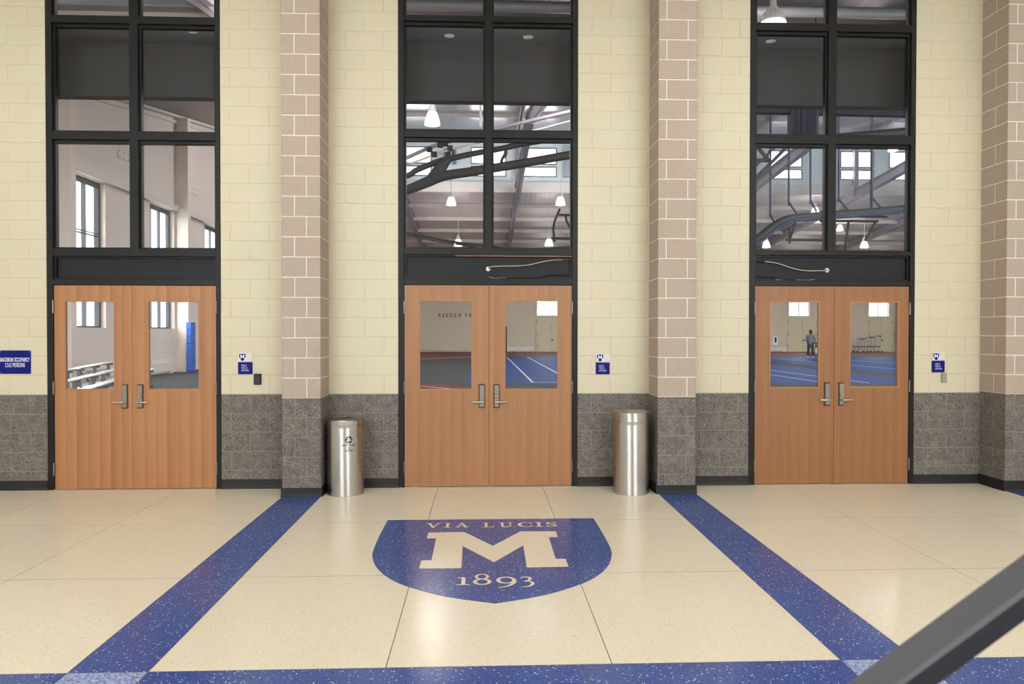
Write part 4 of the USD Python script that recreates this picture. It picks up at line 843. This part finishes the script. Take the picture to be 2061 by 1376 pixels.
# bleachers
def bleacher(label, loc, rz, length=4.5):
    t = thing('bleacher', label, 'bleacher', loc=loc, rz=rz)
    for i, (x, z) in enumerate(((0, .77), (.57, .64), (1.14, .53))):
        obj('seat_plank', cbox(x - .12, x + .12, 0, length, z - .035, z, .006), M['alu'], t)
    for i, (x, z) in enumerate(((.30, .36), (.87, .24))):
        for q in (0, 1): obj('foot_plank', cbox(x - .15 + .16 * q, x - .01 + .16 * q, 0, length, z - .03, z, .005), M['alu'], t)
    for y in (.35, length / 2, length - .35):
        m = []
        for x, z in ((0, .77), (.57, .64), (1.14, .53)):
            m.append(box(x - .04, x + .04, y - .04, y + .04, 0, z - .06)); m.append(box(x - .12, x + .12, y - .05, y + .05, z - .09, z - .036))
        m.append(box(-.2, 1.26, y - .03, y + .03, 0, .05)); m.append(box(-.05, 1.0, y - .03, y + .03, .16, .205)); m.append(box(-.05, .46, y - .03, y + .03, .29, .325))
        obj('support_frame', cat(*m), M['bl_frame'], t)
    obj('brace', cat(tube([(0, .4, .68), (0, length / 2, .1)], .02, 8, 1), tube([(.57, length / 2, .56), (.57, length - .4, .1)], .02, 8, 1)), M['alu'], t)
bleacher('aluminium bleacher standing nearest the left field house wall', (-10.49, 11.41, 0), 15.5, 4.35)
bleacher('aluminium bleacher standing in front, nearer the doors', (-9.2, 6.78, 0), 15.5, 4.3)

# person on the court, seen from behind
def person(label, loc, rz):
    t = thing('person', label, 'person', loc=loc, rz=rz)
    hip, chest, neck, head = (0, 0, .98), (0, .06, 1.40), (0, .11, 1.58), (0, .15, 1.73)
    L = []
    for s in (-1, 1):
        L += [(((s * .10, 0, .95), .09), ((s * .13, .05 * s, .52), .06)), (((s * .13, .05 * s, .52), .06), ((s * .15, .02 * s - .03, .09), .042)), (((s * .15, .02 * s - .03, .07), .045), ((s * .17, .02 * s + .15, .05), .035))]
    arms = []
    for s, hand in ((-1, (-.20, .26, .98)), (1, (.24, .42, 1.05))):
        sh = (s * .20, .07, 1.47); el = (s * .28, .14, 1.20)
        arms += [((sh, .062), (el, .048)), ((el, .048), (hand, .032))]
        for k in range(4):
            f0 = np.array(hand) + [(k - 1.5) * .018, .05, -.01]; arms.append(((tuple(hand), .028), (tuple(f0), .011))); arms.append(((tuple(f0), .011), (tuple(f0 + [0, .03, -.03]), .009)))
        arms.append(((tuple(hand), .026), (tuple(np.array(hand) + [-s * .045, .03, 0]), .011)))
    torso = [((hip, .14), (chest, .17)), ((chest, .165), ((-.13, .07, 1.46), .085)), ((chest, .165), ((.13, .07, 1.46), .085)), ((chest, .12), (neck, .06)), ((neck, .058), (head, .075)), (((0, .14, 1.72), .095), ((0, .17, 1.78), .093)), (((0, .24, 1.69), .05), ((0, .16, 1.70), .08)), (((0, .262, 1.73), .018), ((0, .25, 1.76), .012))]
    obj('body', blob(L + torso + arms), M['skin'], t, smooth=50)
    hood = [((hip, .155), (chest, .19)), ((chest, .185), ((-.14, .07, 1.47), .10)), ((chest, .185), ((.14, .07, 1.47), .10)), ((chest, .13), ((0, .08, 1.57), .085))]
    for s, hand in ((-1, (-.20, .26, .98)), (1, (.24, .42, 1.05))):
        sh = (s * .20, .07, 1.47); el = (s * .28, .14, 1.20); wr = tuple(np.array(el) * .2 + np.array(hand) * .8)
        hood += [((sh, .085), (el, .068)), ((el, .066), (wr, .045))]
    obj('hoodie', blob(hood), M['hoodie'], t, smooth=50)
    tr = []
    for s in (-1, 1): tr += [(((s * .09, 0, .98), .125), ((s * .13, .05 * s, .52), .085)), (((s * .13, .05 * s, .52), .085), ((s * .15, .02 * s - .03, .12), .068))]
    obj('trousers', blob(tr), M['dark_cloth'], t, smooth=50)
    for s in (-1, 1): obj('shoe', blob([(((s * .15, .02 * s - .05, .055), .052), ((s * .18, .02 * s + .16, .045), .042))]), M['shoe'], t, smooth=50)
    obj('hair', blob([(((0, .115, 1.75), .105), ((0, .155, 1.81), .095)), (((0, .09, 1.66), .07), ((0, .115, 1.75), .1))]), M['dark_cloth'], t, smooth=50)
person('person in grey hoodie and dark trousers standing on the far edge of blue court', (22.93, 43.2, 0.006), -28)
t = thing('equipment_stand', 'small dark stand in front of the person', 'stand', loc=(23.52, 43.62, 0.006))
for pts in ([(-.22, 0, 0), (0, 0, .95)], [(.22, 0, 0), (0, 0, .95)], [(0, .3, 0), (0, 0, .95)]): obj('leg', tube(pts, .022, 8, 1), M['dark_steel'], t)
obj('top_bar', tube([(-.28, 0, .97), (.25, 0, 1.0)], .04, 8, 1), M['dark_steel'], t)
obj('bag', blob([(((.02, 0, .35), .12), ((.02, 0, .55), .1))]), M['fh_ledge'], t, smooth=50)

# hurdles nested on a cart by the far wall
x0, yc = 32.65, 55.6
t = thing('hurdle_cart', 'low wheeled cart loaded with hurdles at the far wall', 'cart', loc=(x0, yc, 0.006))
obj('platform', cat(box(-.3, 2.2, -.35, -.29, .16, .21), box(-.3, 2.2, .29, .35, .16, .21), *[box(q - .03, q + .03, -.35, .35, .16, .2) for q in (-.25, .7, 1.4, 2.15)]), M['galv'], t)
for q in (-.15, .75, 1.4, 2.05):
    for s in (-.32, .32):
        wl = trimesh.creation.cylinder(.08, .05, sections=16); wl.apply_transform(trimesh.transformations.rotation_matrix(np.pi / 2, [1, 0, 0])); wl.apply_translation([q, s, .08]); obj('wheel', wl, M['black'], t)
ORD = ('first', 'second', 'third', 'fourth', 'fifth', 'sixth', 'seventh', 'eighth')
for i in range(8):
    h = thing('hurdle', 'folded track hurdle, %s from the left on the cart' % ORD[i], 'hurdle', 'hurdles nested on the cart', loc=(x0 - .2 + i * .27, yc, .216))
    hh = .88 + .045 * i
    for s in (-.45, .45): obj('upright', tube([(.0, s, .03), (.10, s, hh * .7), (.16, s, hh)], .024, 8, 2), M['pipe'], h)
    for s in (-.45, .45): obj('foot', tube([(-.02, s, .024), (.18, s, .024)], .022, 8, 1), M['pipe'], h)
    obj('top_bar', cbox(.15, .19, -.52, .52, hh - .02, hh + .06, .005), M['net_blue'] if i % 3 else M['galv'], h)
    obj('weight', cbox(.02, .17, -.44, .44, .25, .33, .01), M['net'], h)
# small wall equipment under the roof
t = thing('unit_heater', 'dark unit heater between the first clerestory windows', 'heater'); obj('case', cbox(-2.33, -1.59, Y2 - .5, Y2 - .02, 11.6, 12.4, .02), M['rafter'], t); obj('grille', box(-2.23, -1.69, Y2 - .52, Y2 - .5, 11.7, 12.3), M['dark_steel'], t)
t = thing('electrical_cabinet', 'tall blue-grey electrical cabinet right of the clerestory windows', 'cabinet'); obj('case', cbox(4.7, 5.3, Y2 - .3, Y2 - .02, 10.9, 12.75, .02), M['grey_panel'], t); obj('door_panel', box(4.76, 5.24, Y2 - .32, Y2 - .3, 11.0, 12.65), M['grey_panel'], t)
